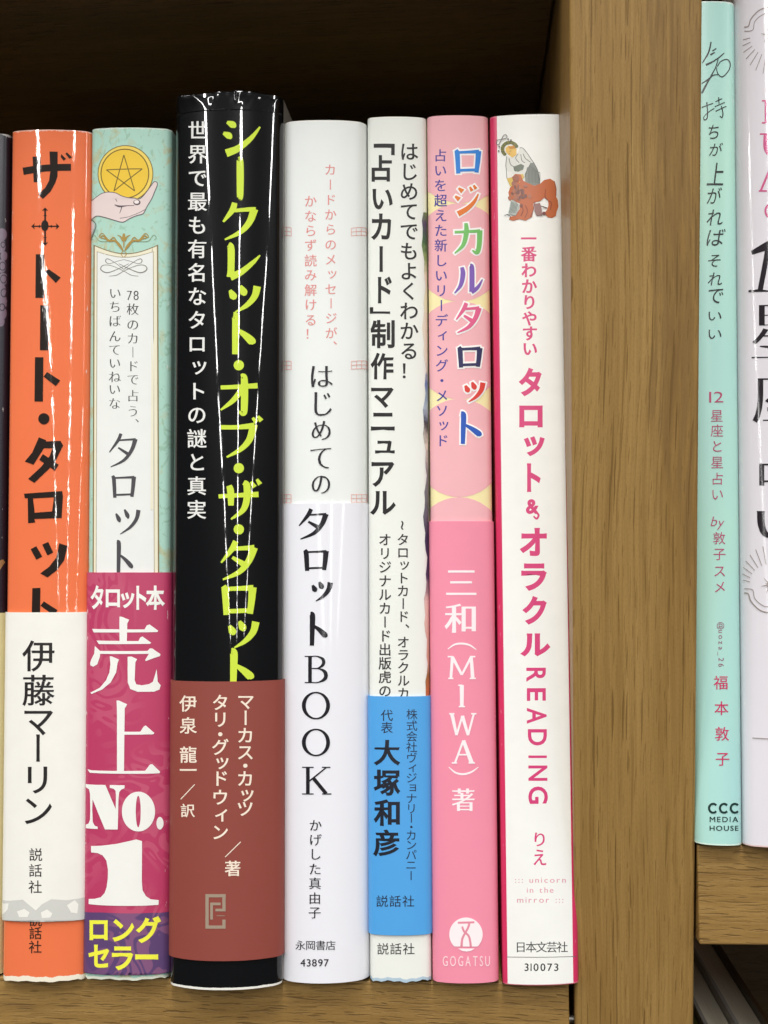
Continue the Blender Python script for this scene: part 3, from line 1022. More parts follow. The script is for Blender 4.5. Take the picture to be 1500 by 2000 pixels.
a.poly([(345, 1398), (375, 1398), (482, 1448), (460, 1500), (440, 1640), (360, 1790), (230, 1900), (75, 1965), (60, 1945), (200, 1870), (290, 1760), (340, 1640), (355, 1520)], WH)
a.poly([(610, 1405), (670, 1402), (752, 1442), (725, 1490), (715, 1760), (740, 1820), (820, 1835), (930, 1815), (985, 1780), (1010, 1700), (1040, 1590), (1055, 1780), (1100, 1835), (1080, 1900), (1000, 1930), (760, 1932), (650, 1890), (612, 1790)], WH)
a.at(170, 1350, 6.894)
a.poly([(400, 125), (430, 125), (540, 175), (530, 200), (508, 230), (498, 1080), (405, 1080), (405, 300)], WH)
a.poly([(498, 545), (715, 545), (765, 470), (790, 462), (902, 562), (885, 580), (498, 585)], WH)
a.poly([(20, 1050), (70, 1065), (780, 1070), (845, 985), (875, 983), (980, 1085), (965, 1105), (45, 1098)], WH)
a.poly([(0, 1250), (252, 1262), (388, 1585), (392, 1400), (385, 1340), (360, 1312), (310, 1302), (310, 1262), (508, 1266), (505, 1305), (460, 1325), (435, 1360), (425, 1450), (415, 1862), (245, 1860), (82, 1455), (78, 1600), (85, 1760), (110, 1810), (150, 1825), (150, 1855), (0, 1843), (0, 1800), (30, 1780), (48, 1730), (52, 1600), (48, 1380), (35, 1320), (0, 1290)], WH)
a.ell(690, 1620, 220, 268, WH, (688, 1620, 33, 212))
a.ell(974, 1777, 45, 85, WH)
a.at(170, 1640, 6.894)
a.poly([(62, 85), (200, 80), (400, 55), (560, 20), (660, -5), (738, 18), (735, 560), (745, 680), (790, 760), (850, 800), (958, 812), (955, 876), (800, 886), (500, 890), (200, 882), (30, 866), (32, 798), (110, 795), (190, 775), (240, 720), (268, 640), (283, 520), (285, 400), (265, 280), (215, 210), (150, 180), (62, 170)], WH)
a.at(0, 0, 1)
YE = (240, 238, 70)
for ch, bx in (('ロ', (176, 1797, 211, 1836)), ('ン', (220, 1795, 262, 1839)), ('グ', (265, 1789, 313.6, 1842)), ('セ', (174, 1845, 214, 1890)), ('ラ', (219, 1848, 260, 1895)), ('ー', (264, 1863.5, 308, 1874))):
    a.char(ch, 0, 0, 1, YE, box=bx, dx=.035, dy=.032, vert=False)
a.build()

# ================================================================== 3 black book
bC = Book('book', PL, [(340, 190), (551, 187), (327, 1927), (547, 1927)], 0.0045, (0.0030, 0.0038), 0.0016, 0.15,
          label='thick glossy black book with lime green katakana title and brown band', group='books on the left shelf')
BLKJ = (14, 15, 17)
bC.shell('jacket', cover_mat('black_jacket', BLKJ, 'film', (0.0005, 0.0002), (236, 234, 226), wear=0), side_mats=[ink((20, 20, 22), 'gloss', name='black_side'), ink((150, 146, 138), 'satin', name='grey_side')])
bC.pages(0.002, 0.003)
# crumpled clear film standing at the head of the spine
verts, faces, uvs = [], [], []
NU, NV = 96, 16
random.seed(11)
cr = [[random.uniform(-1, 1) for _ in range(16)] for _ in range(3)]
def crumple(x, row):
    x = x * 9; i0 = int(x); f = x - i0; f = f * f * (3 - 2 * f)
    return cr[row][i0] * (1 - f) + cr[row][i0 + 1] * f
for j in range(NV + 1):
    k = j / NV
    for i in range(NU + 1):
        aa = i / NU
        t = 0.980 + 0.0205 * k
        w1 = crumple(aa, 0) * (1 - k) + crumple((aa * 1.7) % 1, 1) * k
        w2 = math.sin(aa * 47 + 5 * k) * 0.5 + math.sin(aa * 83 - 9 * k) * 0.35
        p = bC.point(aa, min(t, 1.02), 0.00004 + 0.00036 * k * k * (0.6 + w1) + 0.00005 * w2 * k) + T * (0.00040 * crumple(aa, 2) * k * k + 0.00012 * w2 * k * k) - bC.root.location
        p += N * (-0.0009 * max(0, k - 0.8))
        verts.append(p); uvs.append((aa * bC.W, t * bC.H))
for j in range(NV):
    for i in range(NU):
        q = j * (NU + 1) + i
        faces.append((q, q + 1, q + NU + 2, q + NU + 1))
me = bpy.data.meshes.new('film_rim'); me.from_pydata(verts, [], faces)
uvl = me.uv_layers.new(name='UVMap')
for l in me.loops: uvl.data[l.index].uv = uvs[l.vertex_index]
me.materials.append(ink((12, 12, 14), 'film', name='film_black'))
for p in me.polygons: p.use_smooth = True
o = bpy.data.objects.new('film_rim', me); COL.objects.link(o); o.parent = bC.root
o['label'] = 'crumpled clear film edge at the head of the spine'
o.modifiers.new('film', 'SOLIDIFY').thickness = 0.0001
a = Art(bC, 'title_lettering', finish='film')
LIME = (206, 228, 74)
for ch, bx in (('シ', (436, 236, 508, 302)), ('ー', (461, 311, 477, 388)), ('ク', (436, 396, 502, 468)), ('レ', (442, 478, 508, 546)), ('ッ', (448, 556, 504, 610)),
               ('ト', (452, 616, 495, 692)), ('オ', (431, 736, 503, 808)), ('ブ', (431, 816, 509, 893)), ('ザ', (427, 936, 508, 1014)), ('タ', (432, 1057, 500, 1132)),
               ('ロ', (432, 1143, 498, 1201)), ('ッ', (447, 1211, 501, 1265)), ('ト', (448, 1272, 492, 1345))):
    a.kana(ch, *bx, 13.5, LIME, 0.8)
for y in (713.5, 914.5, 1034):
    a.ell(466.5, y, 10, 10, LIME)
a.build()
a = Art(bC, 'subtitle_lettering', finish='film')
a.v('世界で最も有名なタロットの謎と真実', 386.5, 255, 384.5, 995, 39, (232, 232, 228), dx=.016, dy=.008)
a.build()
bd = bC.shell('paper_band', ink((140, 68, 58), 'matte', 0.04, name='brown_band'), bC.t_at(437, 1876), bC.t_at(437, 1331), 0.00045, 0.0003, 0.1)
a = Art(bC, 'band_lettering', bd, 0.00045, 'matte')
CR = (240, 224, 206)
G1 = dict(dx=.016, dy=.010)
a.vl([('マ', 1370), ('ー', 1402), ('カ', 1436), ('ス', 1469), ('・', 1495.5), ('カ', 1520.5), ('ッ', 1553), ('ツ', 1579)], 479, 478, 34, CR, **G1)
a.vl([('タ', 1372), ('リ', 1405), ('・', 1434), ('グ', 1459), ('ッ', 1490), ('ド', 1520), ('ウ', 1557), ('ィ', 1592), ('ン', 1625)], 430.5, 430, 34, CR, **G1)
a.vl([('伊', 1374), ('泉', 1417), ('龍', 1474)], 369, 369, 34, CR, **G1)
a.char('一', 369, 1504, 34, CR, **G1)
a.char('訳', 368, 1583, 28, CR, **G1)
a.char('著', 454.5, 1696, 32, CR, **G1)
a.rib([(469.6, 1644, 1.7), (439.7, 1674, 1.7)], CR, False)
a.rib([(381.5, 1532, 1.7), (354.6, 1561, 1.7)], CR, False)
a.build()
a = Art(bC, 'emblem', bd, 0.00045, 'matte', label='grey angular maze-like publisher mark').at(0, 1560, 2.679)
GE = (158, 140, 122)
lw = 17
for seg in ([(1183, 640), (1183, 672)], ):
    pass
a.rib([(1172, 632, lw), (1172, 678, lw)], GE, False)
a.rib([(1180, 671, lw), (1077, 671, lw)], GE, False)
a.rib([(1085, 679, lw), (1085, 500, lw)], GE, False)
a.rib([(1077, 507, lw), (1181, 507, lw)], GE, False)
a.rib([(1172, 500, lw), (1172, 588, lw)], GE, False)
a.rib([(1180, 582, 14), (1128, 582, 14)], GE, False)
a.rib([(1108, 632, 14), (1108, 545, 14)], GE, False)
a.rib([(1101, 550, 14), (1155, 550, 14)], GE, False)
a.rib([(1134, 612, 3), (1176, 612, 3)], GE, False)
a.build()

# ================================================================== 4 white book
bD = Book('book', PL, [(553, 240), (715, 240), (550, 1916), (717, 1914)], 0.001, (0.0016, 0.0030), 0.0022,
          label='white book with glossy white band lettered BOOK and small pink text', group='books on the left shelf')
bD.shell('jacket', cover_mat('white_jacket', (232, 235, 232), 'matte'))
bD.pages()
a = Art(bD, 'subtitle_lettering', finish='matte')
PK = (222, 142, 138)
a.vl([('カ', 331.5), ('ー', 360.5), ('ド', 390), ('か', 419), ('ら', 448), ('の', 477.6), ('メ', 507), ('ッ', 535.7), ('セ', 564.7), ('ー', 592.5), ('ジ', 621.5), ('が', 650.5), ('、', 676)], 645, 647, 24, PK, dx=.01, dy=.0)
a.vl([('か', 393), ('な', 422), ('ら', 450.6), ('ず', 479), ('読', 509), ('み', 537), ('解', 566.6), ('け', 595), ('る', 625), ('！', 652)], 606.5, 607, 25, PK, dx=.01, dy=.0)
a.build()
for (x0, x1, y0, y1) in ((552, 569, 445, 461), (686, 715, 446, 461), (552, 569, 706, 722), (686, 716, 706, 721), (551, 569, 966, 982), (686, 716, 966, 981)):
    a = Art(bD, 'corner_mark', finish='matte')
    for k in (0, .5, 1):
        a.rib([(x0, y0 + (y1 - y0) * k, 1.2), (x1, y0 + (y1 - y0) * k, 1.2)], (224, 170, 164), False)
    nx = 3 if x1 - x0 < 20 else 4
    for k in range(nx):
        xx = x0 + (x1 - x0) * k / (nx - 1)
        a.rib([(xx, y0, 1.2), (xx, y1, 1.2)], (224, 170, 164), False)
    a.build()
DK = (36, 34, 40)
a = Art(bD, 'title_lettering', finish='matte')
for ch, bx in (('は', (607.5, 715, 650, 756)), ('じ', (614, 766, 648, 812)), ('め', (609, 822, 646, 859)), ('て', (606.5, 875, 647, 915)), ('の', (609, 929, 645, 964))):
    a.char(ch, 0, 0, 1, DK, box=bx, dx=.010, dy=-.022)
a.build()
bd = bD.shell('paper_band', ink((234, 234, 240), 'gloss', 0.02, name='white_gloss_band'), 0.0004, bD.t_at(635, 983), 0.0004, 0.0003, 0.1)
a = Art(bD, 'band_lettering', bd, 0.0004, 'gloss')
for ch, bx in (('タ', (585, 994, 640, 1053)), ('ロ', (593, 1073, 640, 1115)), ('ッ', (610, 1135, 646, 1174)), ('ト', (604, 1199, 637, 1261))):
    a.kana(ch, *bx, 9.5, DK, 0.5)
# B O O K in a book serif
def serif(x, y, wd, w=2.2): a.rib([(x - wd, y, w), (x + wd, y, w)], DK, False)
a.rib([(606, 1282, 7), (606, 1333, 7)], DK, False); serif(604, 1282, 8); serif(604, 1333, 8)
a.rib([(606, 1282, 2), (620, 1282, 2.5), (631, 1288, 6), (631, 1298, 6), (621, 1305, 2.5), (608, 1305.5, 2)], DK)
a.rib([(606, 1305.5, 2), (623, 1306, 2.5), (635, 1313, 7), (635, 1325, 7), (622, 1332.5, 2.5), (606, 1333, 2)], DK)
a.ell(617.5, 1378, 27, 27, DK, (617.5, 1378, 19.5, 24))
a.ell(617.5, 1450, 27, 27, DK, (617.5, 1450, 19.5, 24))
a.rib([(602, 1498, 7), (602, 1550, 7)], DK, False); serif(602, 1498.5, 11); serif(602, 1550.5, 11)
a.rib([(637, 1499, 2.5), (604, 1526, 3)], DK, False); serif(637, 1498.5, 8)
a.rib([(612, 1519, 7), (637, 1550, 7)], DK, False); serif(638, 1550.5, 9)
a.vl([('か', 1611.7), ('げ', 1640), ('し', 1668), ('た', 1697), ('真', 1725), ('由', 1754), ('子', 1782)], 616.5, 615, 25, DK, dx=.006, dy=-.004)
for i, ch in enumerate('永岡書店'): a.char(ch, 588 + i * 19.2, 1846, 20, DK, dx=.004, dy=-.002)
a.hline('43897', 588, 642, 1873, 1887.5, DK, dx=.01, dy=.006)
a.build()

# ================================================================== 5 white book with blue band
bE = Book('book', PL, [(717, 230), (832, 230), (722, 1915), (842, 1915)], 0.0, (0.0010, 0.0012), 0.0012,
          label='slim white book with two columns of black lettering and a bright blue band', group='books on the left shelf')
def e_extra(nt, uv, base):
    return base
bE.shell('jacket', cover_mat('ivory_jacket', (233, 235, 228), 'matte', (0.0007, 0.0004), (176, 198, 212)), edge=(0.0003, 0))
bE.pages()
a = Art(bE, 'cover_picture_edge', finish='matte', label='strip of the coloured front cover picture wrapping onto the spine edge')
STRIP = [(415, (120, 140, 90)), (440, (88, 70, 104)), (478, (70, 108, 70)), (508, (150, 170, 110)), (540, (226, 214, 190)), (720, (226, 216, 200)), (745, (96, 120, 172)), (800, (170, 180, 200)), (830, (50, 46, 60)),
         (870, (224, 214, 200)), (920, (140, 130, 138)), (1000, (104, 98, 110)), (1050, (58, 46, 78)), (1130, (84, 60, 96)), (1180, (222, 186, 178)), (1290, (206, 160, 140)), (1315, (150, 112, 70)), (1350, (190, 108, 66))]
def strip_ramp(nt, uv, base):
    sep = nn(nt, 'ShaderNodeSeparateXYZ'); nt.links.new(uv, sep.inputs[0])
    f = noise(nt, mapping(nt, uv, (900, 500, 1)), 1.0, 3.0, 0.6)
    v_ = math_(nt, 'ADD', math_(nt, 'MULTIPLY', sep.outputs[1], 1 / bE.H), math_(nt, 'MULTIPLY_ADD', f, 0.03, -0.015))
    return ramp(nt, v_, [(bE.t_at(838, y), srgb(c)) for y, c in reversed(STRIP)])
SM = cover_mat('cover_picture', (200, 200, 200), 'matte', extra=strip_ramp, wear=0)
ed = []
for k in range(60):
    y = 415 + k * (1362 - 415) / 59
    xr = 832 + (y - 230) / 1685 * 10
    ed.append((xr - 6.5 - 2.5 * math.sin(k * 0.55) - 1.5 * math.sin(k * 1.9), y))
a.poly(ed + [(846, 1362), (838, 415)], SM)
a.build()
a = Art(bE, 'title_lettering', finish='matte')
for ch, bx in (('「', (730, 281, 771, 303)), ('占', (726, 303, 765.5, 355)), ('い', (727.5, 369, 767, 409)), ('カ', (725, 417, 764, 469)), ('ー', (741, 481, 748, 531)), ('ド', (738, 540, 765.5, 592.5)),
               ('」', (722.5, 600, 762, 613)), ('制', (723.7, 625, 771, 680)), ('作', (724, 689, 769, 741)), ('マ', (725, 757, 769, 797)), ('ニ', (724.5, 806, 771, 841)), ('ュ', (732.6, 860.5, 771, 885.6)), ('ア', (725.6, 902, 770, 951)), ('ル', (723, 959, 773, 1005.5))):
    a.char(ch, 0, 0, 1, (34, 32, 32), box=bx, dx=.029, dy=.024)
a.build()
a = Art(bE, 'subtitle_lettering', finish='matte')
a.v('はじめてでもよくわかる！', 799, 296, 799, 724, 38, (40, 38, 38), dx=.014, dy=.010)
E2 = dict(dx=.013, dy=.008)
a.build()
a = Art(bE, 'subtitle_lettering', finish='matte')
a.char('~', 789, 1026, 30, (50, 48, 48), **E2)
a.v('タロットカード、オラクルカ', 787, 1053.8, 788, 1354, 25, (50, 48, 48), **E2)
a.build()
a = Art(bE, 'subtitle_lettering', finish='matte')
a.v('オリジナルカード出版虎の', 752, 1053.8, 752, 1349, 26, (50, 48, 48), **E2)
a.build()
a = Art(bE, 'publisher_lettering', finish='matte')
for i, ch in enumerate('説話社'): a.char(ch, 748 + i * 25.2, 1853, 24, (52, 52, 52), dx=.004, dy=.002)
a.build()
bd = bE.shell('paper_band', ink((80, 162, 226), 'satin', 0.03, name='blue_band'), bE.t_at(782, 1826), bE.t_at(782, 1360), 0.0004, 0.0003, 0.1)
a = Art(bE, 'band_lettering', bd, 0.0004, 'satin')
NV_ = (36, 44, 66)
a.v('代表', 756, 1397, 756, 1421, 24, NV_, dx=.004, dy=.0)
a.vl([('株', 1395), ('式', 1417), ('会', 1438), ('社', 1459), ('ヴ', 1480), ('ィ', 1500), ('ジ', 1519), ('ョ', 1538), ('ナ', 1559), ('リ', 1579), ('ー', 1598), ('・', 1615), ('カ', 1631), ('ン', 1650), ('パ', 1669.5), ('ニ', 1689), ('ー', 1710)], 804, 802.5, 22, NV_, dx=.002, dy=.0)
for ch, bx in (('大', (731, 1445, 782, 1495)), ('塚', (731, 1503, 782, 1554)), ('和', (731, 1561, 781, 1613)), ('彦', (730, 1620, 780, 1673))):
    a.char(ch, 0, 0, 1, (26, 28, 40), box=bx, dx=.034, dy=.024)
for i, ch in enumerate('説話社'): a.char(ch, 747 + i * 25.2, 1760, 24, NV_, dx=.004, dy=.002)
a.build()

# ================================================================== 6 pink book
bF = Book('book', PL, [(834, 228), (953, 228), (848, 1918), (971, 1918)], 0.0005, (0.0011, 0.0014), 0.0013,
          label='pink book with a white-outlined rainbow coloured katakana title and pink lower half', group='books on the left shelf')
bF.shell('jacket', cover_mat('pink_jacket', (244, 232, 176), 'matte'))
bF.pages()
a = Art(bF, 'disc_pattern', finish='matte', label='row of big pink printed discs on cream')
PKD = (238, 178, 184)
for cy in (493, 684, 875, 1067):
    a.ell(897, cy, 90, 96, PKD)
a.poly([(800, 200), (1000, 200), (1000, 330), (985, 360), (935, 392), (897, 398), (860, 390), (815, 360), (800, 330)], PKD)
a.build()
a = Art(bF, 'subtitle_lettering', finish='matte')
a.v('占いを超えた新しいリーディング・メソッド', 860, 303.6, 864, 860.5, 26, (72, 64, 150), dx=.014, dy=.006)
a.build()
RB = [('ロ', (887, 292, 938, 339), (48, 132, 216)), ('ジ', (889, 362, 935, 418), (226, 122, 52)), ('カ', (888, 436, 940, 495), (118, 190, 104)), ('ル', (888, 519, 942, 573), (126, 92, 178)),
      ('タ', (891, 592, 938, 650), (222, 96, 140)), ('ロ', (893, 677, 940, 718), (48, 46, 88)), ('ッ', (908, 745, 944, 785), (216, 64, 56)), ('ト', (897, 808, 938, 867), (40, 88, 182))]
a = Art(bF, 'title_outline', finish='matte', label='white outline behind the coloured title')
for ch, bx, c in RB:
    a.kana(ch, *bx, 9.5, (250, 246, 244), 0.85, 6.0)
a.build()
a = Art(bF, 'title_lettering', finish='matte')
for ch, bx, c in RB:
    a.kana(ch, *bx, 9.5, c, 0.7)
a.build()
bd = bF.shell('paper_band', ink((238, 142, 166), 'matte', 0.03, name='pink_band'), 0.0006, bF.t_at(898, 1018), 0.0004, 0.0003, 0.1)
a = Art(bF, 'band_lettering', bd, 0.0004, 'matte')
PW = (250, 236, 238)
for ch, bx in (('三', (872, 1114, 930, 1162)), ('和', (869, 1179, 929, 1236)), ('著', (883, 1540, 927, 1584))):
    a.char(ch, 0, 0, 1, PW, box=bx, dx=.024, dy=-.004)
a.rib([(875, 1268, 1.5), (888, 1259, 3.5), (902, 1257, 4), (917, 1260, 3.5), (930, 1269, 1.5)], PW)
a.rib([(877, 1498, 1.5), (890, 1509, 3.5), (905, 1512, 4), (920, 1508, 3.5), (934, 1498, 1.5)], PW)
def sf(x, y, wd=5): a.rib([(x - wd, y, 3), (x + wd, y, 3)], PW, False)
a.rib([(884, 1283, 6), (881, 1325, 5)], PW, False); a.rib([(884, 1283, 6), (902, 1318, 5)], PW, False)
a.rib([(902, 1318, 4), (920, 1283, 5)], PW, False); a.rib([(920, 1283, 6), (923, 1325, 7)], PW, False)
sf(880, 1282.5); sf(881, 1325); sf(923, 1282.5); sf(923, 1325, 6)
a.rib([(902, 1338, 8), (902, 1380, 7)], PW, False); sf(899, 1338.5, 4); sf(902, 1380, 6)
a.rib([(883, 1394, 7), (892, 1436, 5)], PW, False); a.rib([(892, 1436, 4), (903, 1398, 4)], PW, False)
a.rib([(903, 1398, 7), (914, 1436, 5)], PW, False); a.rib([(914, 1436, 4), (925, 1394, 4)], PW, False); sf(883, 1394); sf(925, 1394)
a.rib([(905, 1446, 4), (889, 1490, 4)], PW, False); a.rib([(905, 1446, 7), (921, 1490, 8)], PW, False); a.rib([(894, 1474, 3), (916, 1474, 3)], PW, False); sf(888, 1490); sf(921, 1490, 6)
a.build()
a = Art(bF, 'emblem', bd, 0.0004, 'matte', label='white round publisher mark with a crossed figure').at(820, 1700, 8.333)
a.poly([(750 + 265 * math.cos(t_ * math.pi / 30), min(1238, 1040 + 275 * math.sin(t_ * math.pi / 30))) for t_ in range(60)], PW)
a.poly([(625, 1268), (890, 1268), (830, 1308), (760, 1320), (690, 1308)], PW)
PB = (226, 140, 160)
a.rib([(620, 850, 34), (885, 842, 34)], PB, False)
a.rib([(805, 860, 34), (780, 940, 34), (730, 1030, 34), (690, 1120, 36), (680, 1240, 40)], PB)
a.rib([(690, 910, 30), (720, 990, 34), (790, 1060, 34), (815, 1140, 34), (828, 1240, 36)], PB)
a.at(0, 0, 1)
a.hline('GOGATSU', 866, 955.5, 1867, 1887, (250, 214, 220), gap=0.28, dx=.01, dy=.0)
a.build()

# ================================================================== 7 white book with crimson edges
bG = Book('book', PL, [(957, 228), (1107, 224), (982, 1923), (1131, 1921)], 0.0012, (0.0009, 0.0013), 0.0012,
          label='white book with crimson edges and pink lettering READING, right against the wooden upright', group='books on the left shelf')
bG.shell('jacket', cover_mat('crimson_jacket', (214, 52, 98), 'satin', wear=0.15))
bG.pages()
a = Art(bG, 'spine_panel', finish='satin', label='white printed panel between the crimson edges')
a.poly([(970, 200), (1094, 200), (1120, 1945), (992, 1945)], (242, 242, 237))
a.build()
a = Art(bG, 'title_lettering', finish='satin')
MG = (214, 60, 120)
a.vl([('一', 466), ('番', 496), ('わ', 528), ('か', 559), ('り', 590), ('や', 622), ('す', 651), ('い', 681)], 1032.5, 1035, 31, MG, dx=.03, dy=.022)
for ch, bx in (('タ', (1013, 718, 1058, 774)), ('ロ', (1014, 792, 1060, 834.6)), ('ッ', (1023, 852, 1064, 891)), ('ト', (1029, 905, 1056, 961)), ('&', (1027, 975, 1053, 1004)), ('オ', (1015, 1031, 1068, 1086)),
               ('ラ', (1018, 1100, 1068, 1154)), ('ク', (1020, 1164, 1068, 1220)), ('ル', (1016, 1237, 1075, 1282))):
    a.char(ch, 0, 0, 1, MG, box=bx, dx=.045, dy=.04)
a.rib([(1046, 1000, 4), (1052, 1006, 4), (1048, 1013, 4), (1042, 1008, 3)], MG)
for ch, y0, y1, x0, x1 in (('R', 1304, 1331.5, 1028, 1066), ('E', 1344, 1369, 1029, 1066), ('A', 1382.5, 1413.5, 1029, 1067.5), ('D', 1424, 1456, 1031, 1068), ('I', 1475.5, 1480.5, 1032, 1068), ('N', 1495, 1525, 1032, 1069), ('G', 1536, 1570, 1032, 1070)):
    a.char(ch, 0, 0, 1, MG, box=(x0, y0, x1, y1), rot=90, vert=False, dx=.02, dy=.02)
a.char('り', 0, 0, 1, MG, box=(1044, 1626, 1064, 1653), dx=.012, dy=.008)
a.char('え', 0, 0, 1, MG, box=(1042, 1659, 1067, 1690), dx=.012, dy=.008)
a.build()
a = Art(bG, 'imprint_lettering', finish='satin')
TP = (222, 150, 168)
a.hline('::: unicorn', 1006, 1105, 1714, 1724, TP, gap=0.22, dx=.006, dy=.0)
a.hline('in the', 1029, 1081, 1733, 1743.5, TP, gap=0.22, dx=.006, dy=.0)
a.hline('mirror :::', 1010, 1100, 1752.5, 1763, TP, gap=0.22, dx=.006, dy=.0)
for i, ch in enumerate('日本文芸社'): a.char(ch, 1017 + i * 20.3, 1849.5, 22.5, (58, 58, 58), dx=.006, dy=.002)
a.rib([(990, 1869, 1.3), (1057, 1869.5, 1.3), (1125, 1868, 1.3)], (110, 108, 106))
a.hline('310073', 1024.5, 1090.5, 1881.5, 1896.5, (44, 44, 44), gap=0.16, dx=.012, dy=.006)
a.build()
# small colour picture: a stooping robed figure beside a large brown animal (a plain stand-in)
a = Art(bG, 'spine_picture', finish='satin', label='small printed picture of a stooping robed figure with a brown lion').at(960, 230, 9.09)
DG = (82, 88, 80)
a.poly([(250, 650), (330, 700), (440, 690), (500, 540), (580, 560), (680, 690), (740, 800), (820, 940), (850, 1080), (860, 1190), (700, 1240), (560, 1180), (430, 1020), (300, 980), (262, 900), (245, 850), (270, 760)], (222, 222, 214))
a.poly([(740, 800), (800, 890), (850, 1070), (858, 1180), (740, 1210), (600, 1150), (590, 1000), (640, 900), (690, 800)], (130, 136, 128))
for pts in ([(500, 535), (560, 545), (640, 640), (700, 730), (760, 820), (830, 970), (858, 1170)], [(270, 690), (255, 840), (265, 940), (275, 1080)], [(310, 720), (340, 830), (420, 870), (540, 830)], [(520, 650), (540, 760), (590, 800)],
            [(560, 640), (600, 720), (690, 790)], [(640, 880), (610, 1000), (590, 1060)], [(470, 640), (430, 720), (490, 800)], [(390, 860), (420, 950), (500, 900)]):
    a.rib([(p[0], p[1], 11) for p in pts], DG)
for i in range(9):
    x0 = 650 + i * 22
    a.rib([(x0, 830 + abs(i - 2) * 26, 9), (x0 + 6 + i * 3, 980, 9), (x0 + i * 4, 1160, 7)], (96, 100, 94))
a.poly([(400, 870), (520, 820), (580, 850), (560, 920), (470, 960), (410, 940)], (106, 116, 98))
a.poly([(250, 540), (300, 500), (400, 500), (445, 560), (440, 660), (370, 710), (300, 660), (250, 600)], (232, 188, 92))
for i in range(15):
    t_ = math.pi * (0.75 + 1.1 * i / 14)
    a.ell(325 + 130 * math.cos(t_), 560 + 120 * math.sin(t_), 34, 30, (124, 118, 48) if i % 2 else (98, 104, 52), n=10)
a.poly([(300, 520), (400, 490), (420, 540), (330, 560)], (206, 140, 52))
a.rib([(320, 600, 8), (350, 590, 8)], (120, 84, 40)); a.rib([(310, 640, 8), (330, 640, 8)], (170, 80, 60))
a.poly([(290, 960), (370, 960), (370, 1080), (300, 1080)], (232, 230, 224))
a.poly([(270, 1080), (360, 1060), (440, 1010), (560, 1000), (580, 1060), (500, 1150), (420, 1220), (330, 1220)], (214, 182, 84))
LI, LD, LM = (190, 98, 46), (140, 62, 34), (146, 92, 74)
a.poly([(360, 1060), (420, 1000), (520, 1010), (560, 1120), (640, 1160), (760, 1210), (870, 1170), (930, 1110), (1040, 1085), (1110, 1130), (1140, 1250), (1140, 1400), (1175, 1470), (1185, 1580), (1150, 1680), (1140, 1740), (1080, 1780), (1000, 1770), (930, 1700), (980, 1640), (1010, 1560), (1000, 1470), (930, 1420), (870, 1480), (780, 1500), (740, 1520),
         (745, 1620), (720, 1760), (600, 1830), (500, 1800), (390, 1830), (310, 1810), (330, 1760), (430, 1740), (500, 1620), (500, 1520), (400, 1480), (320, 1440), (300, 1330), (330, 1240), (420, 1180)], LI)
random.seed(3)
for i in range(46):
    x_, y_ = random.gauss(480, 95), random.gauss(1350, 85)
    if x_ < 320 or x_ > 720: continue
    a.ell(x_, y_, random.uniform(18, 40), random.uniform(22, 46), random.choice([LM, (164, 104, 82), (120, 74, 62), (176, 110, 80)]), n=9)
a.ell(430, 1080, 58, 62, (158, 92, 66), n=16)
for pts in ([(960, 1270), (950, 1400), (1000, 1470)], [(1110, 1130), (1142, 1260), (1140, 1400)], [(1010, 1480), (1060, 1520), (1040, 1640)], [(760, 1500), (740, 1640), (690, 1760)], [(520, 1540), (560, 1640), (520, 1740)], [(600, 1560), (640, 1660), (590, 1780)]):
    a.rib([(p[0], p[1], 12) for p in pts], LD)
a.ell(930, 1700, 34, 30, (120, 66, 58), n=12)
a.poly([(340, 1500), (370, 1460), (430, 1500), (500, 1560), (470, 1660), (430, 1740), (320, 1720), (300, 1690)], (176, 184, 176))
for i in range(6):
    a.rib([(350 + i * 24, 1490 + i * 8, 9), (345 + i * 20, 1600, 9), (310 + i * 24, 1700, 8)], DG)
a.rib([(230, 1740, 9), (290, 1725, 16), (340, 1760, 10)], DG)
a.poly([(760, 1530), (860, 1520), (890, 1640), (900, 1740), (800, 1740), (760, 1660)], (150, 112, 108))
a.rib([(870, 1570, 14), (960, 1600, 16), (990, 1610, 8)], (90, 60, 50))
a.rib([(90, 450, 11), (120, 490, 11), (175, 400, 12), (215, 320, 12), (262, 310, 12), (270, 360, 12), (180, 390, 11), (110, 400, 11), (82, 450, 11)], (110, 108, 100))
for (x_, y_) in ((295, 385), (345, 405), (140, 520), (130, 595)):
    a.ell(x_, y_, 14, 16, (90, 84, 70), n=10)
a.build()

